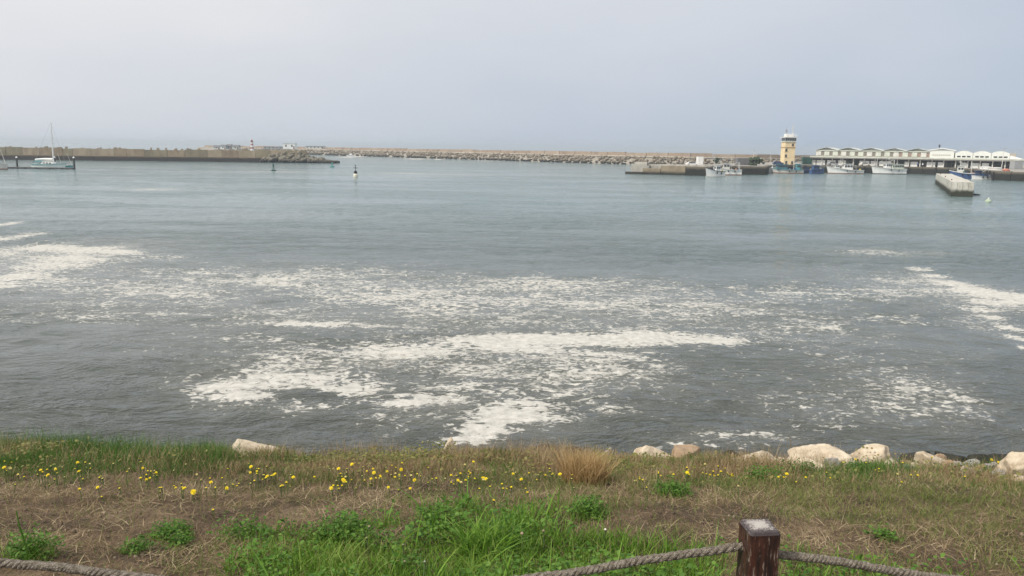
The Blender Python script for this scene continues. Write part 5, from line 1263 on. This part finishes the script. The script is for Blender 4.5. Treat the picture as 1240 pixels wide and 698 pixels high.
# ------------------------------------------------------------------ posts and ropes
def paint_mat():
    m = bpy.data.materials.new('flaking_brown_paint'); m.use_nodes = True; t = m.node_tree; b = t.nodes['Principled BSDF']; L = t.links.new
    tcn = N(t, 'ShaderNodeTexCoord'); mpn = N(t, 'ShaderNodeMapping'); mpn.inputs['Scale'].default_value = (1, 1, .13); L(tcn.outputs['Object'], mpn.inputs[0])
    def no(s, d, rr, vec): 
        q = N(t, 'ShaderNodeTexNoise'); q.inputs['Scale'].default_value = s; q.inputs['Detail'].default_value = d; q.inputs['Roughness'].default_value = rr; L(vec, q.inputs['Vector']); return q.outputs['Fac']
    g1 = no(55, 8, .65, mpn.outputs[0]); g2 = no(95, 7, .7, mpn.outputs[0]); g3 = no(9, 4, .5, tcn.outputs['Object'])
    r = N(t, 'ShaderNodeValToRGB'); e = r.color_ramp.elements; e[0].position = .35; e[0].color = (.009, .004, .0035, 1); e[1].position = .66; e[1].color = (.075, .024, .013, 1); L(g1, r.inputs['Fac'])
    a = N(t, 'ShaderNodeMath', operation='MULTIPLY_ADD'); a.inputs[1].default_value = .35; L(g3, a.inputs[0]); L(g2, a.inputs[2])
    fl = N(t, 'ShaderNodeMapRange'); fl.inputs['From Min'].default_value = .765; fl.inputs['From Max'].default_value = .85; L(a.outputs[0], fl.inputs['Value'])
    mx1 = N(t, 'ShaderNodeMix', data_type='RGBA'); mx1.inputs['B'].default_value = (.30, .24, .19, 1); L(fl.outputs[0], mx1.inputs['Factor']); L(r.outputs[0], mx1.inputs['A'])
    ck = N(t, 'ShaderNodeMapRange'); ck.inputs['From Min'].default_value = .385; ck.inputs['From Max'].default_value = .35; L(no(38, 5, .6, mpn.outputs[0]), ck.inputs['Value'])
    mx2 = N(t, 'ShaderNodeMix', data_type='RGBA'); mx2.inputs['B'].default_value = (.006, .005, .005, 1); L(ck.outputs[0], mx2.inputs['Factor']); L(mx1.outputs['Result'], mx2.inputs['A'])
    L(mx2.outputs['Result'], b.inputs['Base Color']); b.inputs['Roughness'].default_value = .55
    bp = N(t, 'ShaderNodeBump'); bp.inputs['Strength'].default_value = .6; bp.inputs['Distance'].default_value = .006; L(g2, bp.inputs['Height']); L(bp.outputs[0], b.inputs['Normal'])
    return m
def post_top_mat():
    m = bpy.data.materials.new('lichened_post_top'); m.use_nodes = True; t = m.node_tree; b = t.nodes['Principled BSDF']; L = t.links.new
    tcn = N(t, 'ShaderNodeTexCoord')
    def no(s, d, rr): 
        q = N(t, 'ShaderNodeTexNoise'); q.inputs['Scale'].default_value = s; q.inputs['Detail'].default_value = d; q.inputs['Roughness'].default_value = rr; L(tcn.outputs['Object'], q.inputs['Vector']); return q.outputs['Fac']
    sx = N(t, 'ShaderNodeSeparateXYZ'); L(tcn.outputs['Object'], sx.inputs[0])
    ax = N(t, 'ShaderNodeMath', operation='ABSOLUTE'); L(sx.outputs['X'], ax.inputs[0]); ay = N(t, 'ShaderNodeMath', operation='ABSOLUTE'); 
    sh = N(t, 'ShaderNodeMath', operation='SUBTRACT'); sh.inputs[1].default_value = .012; L(sx.outputs['Y'], sh.inputs[0]); L(sh.outputs[0], ay.inputs[0])
    mxx = N(t, 'ShaderNodeMath', operation='MAXIMUM'); L(ax.outputs[0], mxx.inputs[0]); L(ay.outputs[0], mxx.inputs[1])
    a = N(t, 'ShaderNodeMath', operation='MULTIPLY_ADD'); a.inputs[1].default_value = -5.5; L(mxx.outputs[0], a.inputs[0]); L(no(150, 7, .85), a.inputs[2])
    fl = N(t, 'ShaderNodeMapRange'); fl.inputs['From Min'].default_value = .24; fl.inputs['From Max'].default_value = .38; L(a.outputs[0], fl.inputs['Value'])
    mx1 = N(t, 'ShaderNodeMix', data_type='RGBA'); mx1.inputs['A'].default_value = (.05, .038, .04, 1); mx1.inputs['B'].default_value = (.42, .39, .36, 1); L(fl.outputs[0], mx1.inputs['Factor']); L(mx1.outputs['Result'], b.inputs['Base Color']); b.inputs['Roughness'].default_value = .8
    bp = N(t, 'ShaderNodeBump'); bp.inputs['Strength'].default_value = .5; bp.inputs['Distance'].default_value = .004; L(no(160, 4, .7), bp.inputs['Height']); L(bp.outputs[0], b.inputs['Normal'])
    return m
PAINT, TOPM = paint_mat(), post_top_mat()
def post(x, y, zt, label, rz):
    w_ = .119; zg = float(gz(x, y)) - .15; H = zt - zg
    r = empty('rope_post', (x, y, zg), label, 'post', 'posts of the rope fence', rz); r.rotation_euler = (0, R(-.6), rz)
    b = MB(); n = 24; h2 = w_ / 2; bev = .008
    prof = [(-h2 + bev, -h2), (0, -h2 - .0006), (h2 - bev, -h2), (h2, -h2 + bev), (h2, h2 - bev), (h2 - bev, h2), (-h2 + bev, h2), (-h2, h2 - bev), (-h2, -h2 + bev)]
    k = len(prof); vs = []; fs = []
    for i in range(n + 1):
        t = i / n; z = t * (H - .01); s = 1.0
        for (px_, py_) in prof:
            j = .0012 * math.sin(px_ * 300 + z * 21 + py_ * 140) + .0011 * math.sin(z * 90 + px_ * 700) * rng.uniform(.2, 1); vs.append((px_ * s + j, py_ * s + j * .6, z))
    for i in range(n):
        for q in range(k): fs.append((i * k + q, i * k + (q + 1) % k, (i + 1) * k + (q + 1) % k, (i + 1) * k + q))
    b.add(vs, fs); b.build('shaft', PAINT, r)
    b = MB(); top = [(px_ * .995, py_ * .995, 0) for px_, py_ in prof]; ins = [(px_ * .90, py_ * .90, .010 + .0015 * math.sin(i * 2.1)) for i, (px_, py_) in enumerate(prof)]
    b.add(top + ins + [(0.004, 0, .011)], [(i, (i + 1) % k, k + (i + 1) % k, k + i) for i in range(k)] + [(k + i, k + (i + 1) % k, 2 * k) for i in range(k)])
    o = b.build('post_top', TOPM, r); o.location = (0, 0, H - .0098)
    return r
Yp = 2.69
pc = P(924.5, 640.0, Yp); pt = pc[2]
post(pc[0], Yp + .02, pt, 'dark brown square wooden post with a pale lichened top at the bottom of the view', R(5.0))
post(-2.55, 2.60, float(gz(-2.55, 2.6)) + .50, 'brown post of the rope fence beyond the left edge', R(3)); post(4.35, 2.75, float(gz(4.35, 2.75)) + .50, 'brown post of the rope fence beyond the right edge', R(-4))
rope_m = mat('weathered_rope', [(.19, .155, .115), (.37, .32, .255), (.56, .50, .42)], 60, .95, .9, 220, 6, contrast=1.2)
def rope(pts, label, rr=.0165):
    """three strands twisted round a sagging line"""
    pts = [np.array(p, float) for p in pts]
    def cr_(t):                                                                  # smooth curve through the points
        n = len(pts) - 1; k = min(int(t * n), n - 1); u = t * n - k
        p0, p1, p2, p3 = pts[max(k - 1, 0)], pts[k], pts[k + 1], pts[min(k + 2, n)]
        return .5 * (2 * p1 + (p2 - p0) * u + (2 * p0 - 5 * p1 + 4 * p2 - p3) * u * u + (3 * p1 - p0 - 3 * p2 + p3) * u ** 3)
    L = sum(np.linalg.norm(b - a) for a, b in zip(pts, pts[1:])); n = int(L / .009); cl = [cr_(i / n) for i in range(n + 1)]
    r = empty('rope', tuple(cl[0]), label, 'rope', 'ropes slung between the posts')
    for s in range(3):
        line = []
        for i, c in enumerate(cl):
            t = cl[min(i + 1, n)] - cl[max(i - 1, 0)]; t /= np.linalg.norm(t); up = np.array((0, 0, 1.)); sd = np.cross(t, up); sd /= np.linalg.norm(sd); up = np.cross(sd, t)
            q_ = L * i / n; g = 2 * math.pi * (s / 3 + q_ / .095 + .10 * math.sin(q_ * 7.3) + .06 * math.sin(q_ * 19.1)); rj = rr * (.5 + .05 * math.sin(q_ * 31 + s * 2) + .04 * math.sin(q_ * 83 + s)); line.append(c - cl[0] + (sd * math.cos(g) + up * math.sin(g)) * rj)
        b = MB(); b.tube(line, rr * .56, 8); b.build('strand', rope_m, r, True)
    b = MB()
    for k in range(int(L * 130)):                                                # frayed fibres
        i = rng.integers(0, n); v_ = rng.normal(size=3); v_ /= np.linalg.norm(v_); p0 = cl[i] - cl[0] + v_ * rr * .85; p2 = p0 + v_ * rng.uniform(.003, .012) + (cl[min(i + 1, n)] - cl[max(i - 1, 0)]) * rng.uniform(-.7, .7)
        b.tube([p0, (p0 + p2) / 2 + v_ * .002, p2], .0006, 3)
    b.build('frayed_fibres', rope_m, r)['kind'] = 'stuff'
def sag(a, b, mid_drop, n=9):
    return [a + (b - a) * t + np.array((0, 0, -4 * mid_drop * t * (1 - t))) for t in np.linspace(0, 1, n)]
a = P(900, 659, Yp + .03); a = a + np.array((.06, 0, 0)); 
m1 = P(780, 678.5, Yp + .02); m2 = P(665, 697.5, Yp); m3 = P(400, 722, 2.66); m4 = P(150, 697, 2.63); m5 = P(75, 687.5, 2.62); m6 = P(0, 682, 2.61); m7 = P(-90, 672, 2.6); 
rope([a, m1, m2, m3, m4, m5, m6, np.array((-2.56, 2.6, m7[2] + .02))], 'grey twisted rope sagging from the post out to the left edge')
c = P(944, 670, Yp + .03) - np.array((.06, 0, 0)); d1 = P(1010, 679.5, Yp + .03); d2 = P(1120, 698, Yp + .04); e_ = np.array((4.35, 2.77, float(gz(4.35, 2.75)) + .42)); mid = (d2 + e_) / 2 - np.array((0, 0, .22))
d3 = d2 + (d2 - d1) * .8 + np.array((0, 0, .015))
rope([c, d1, d2, d3, mid, e_], 'grey twisted rope running from the post down to the bottom right')
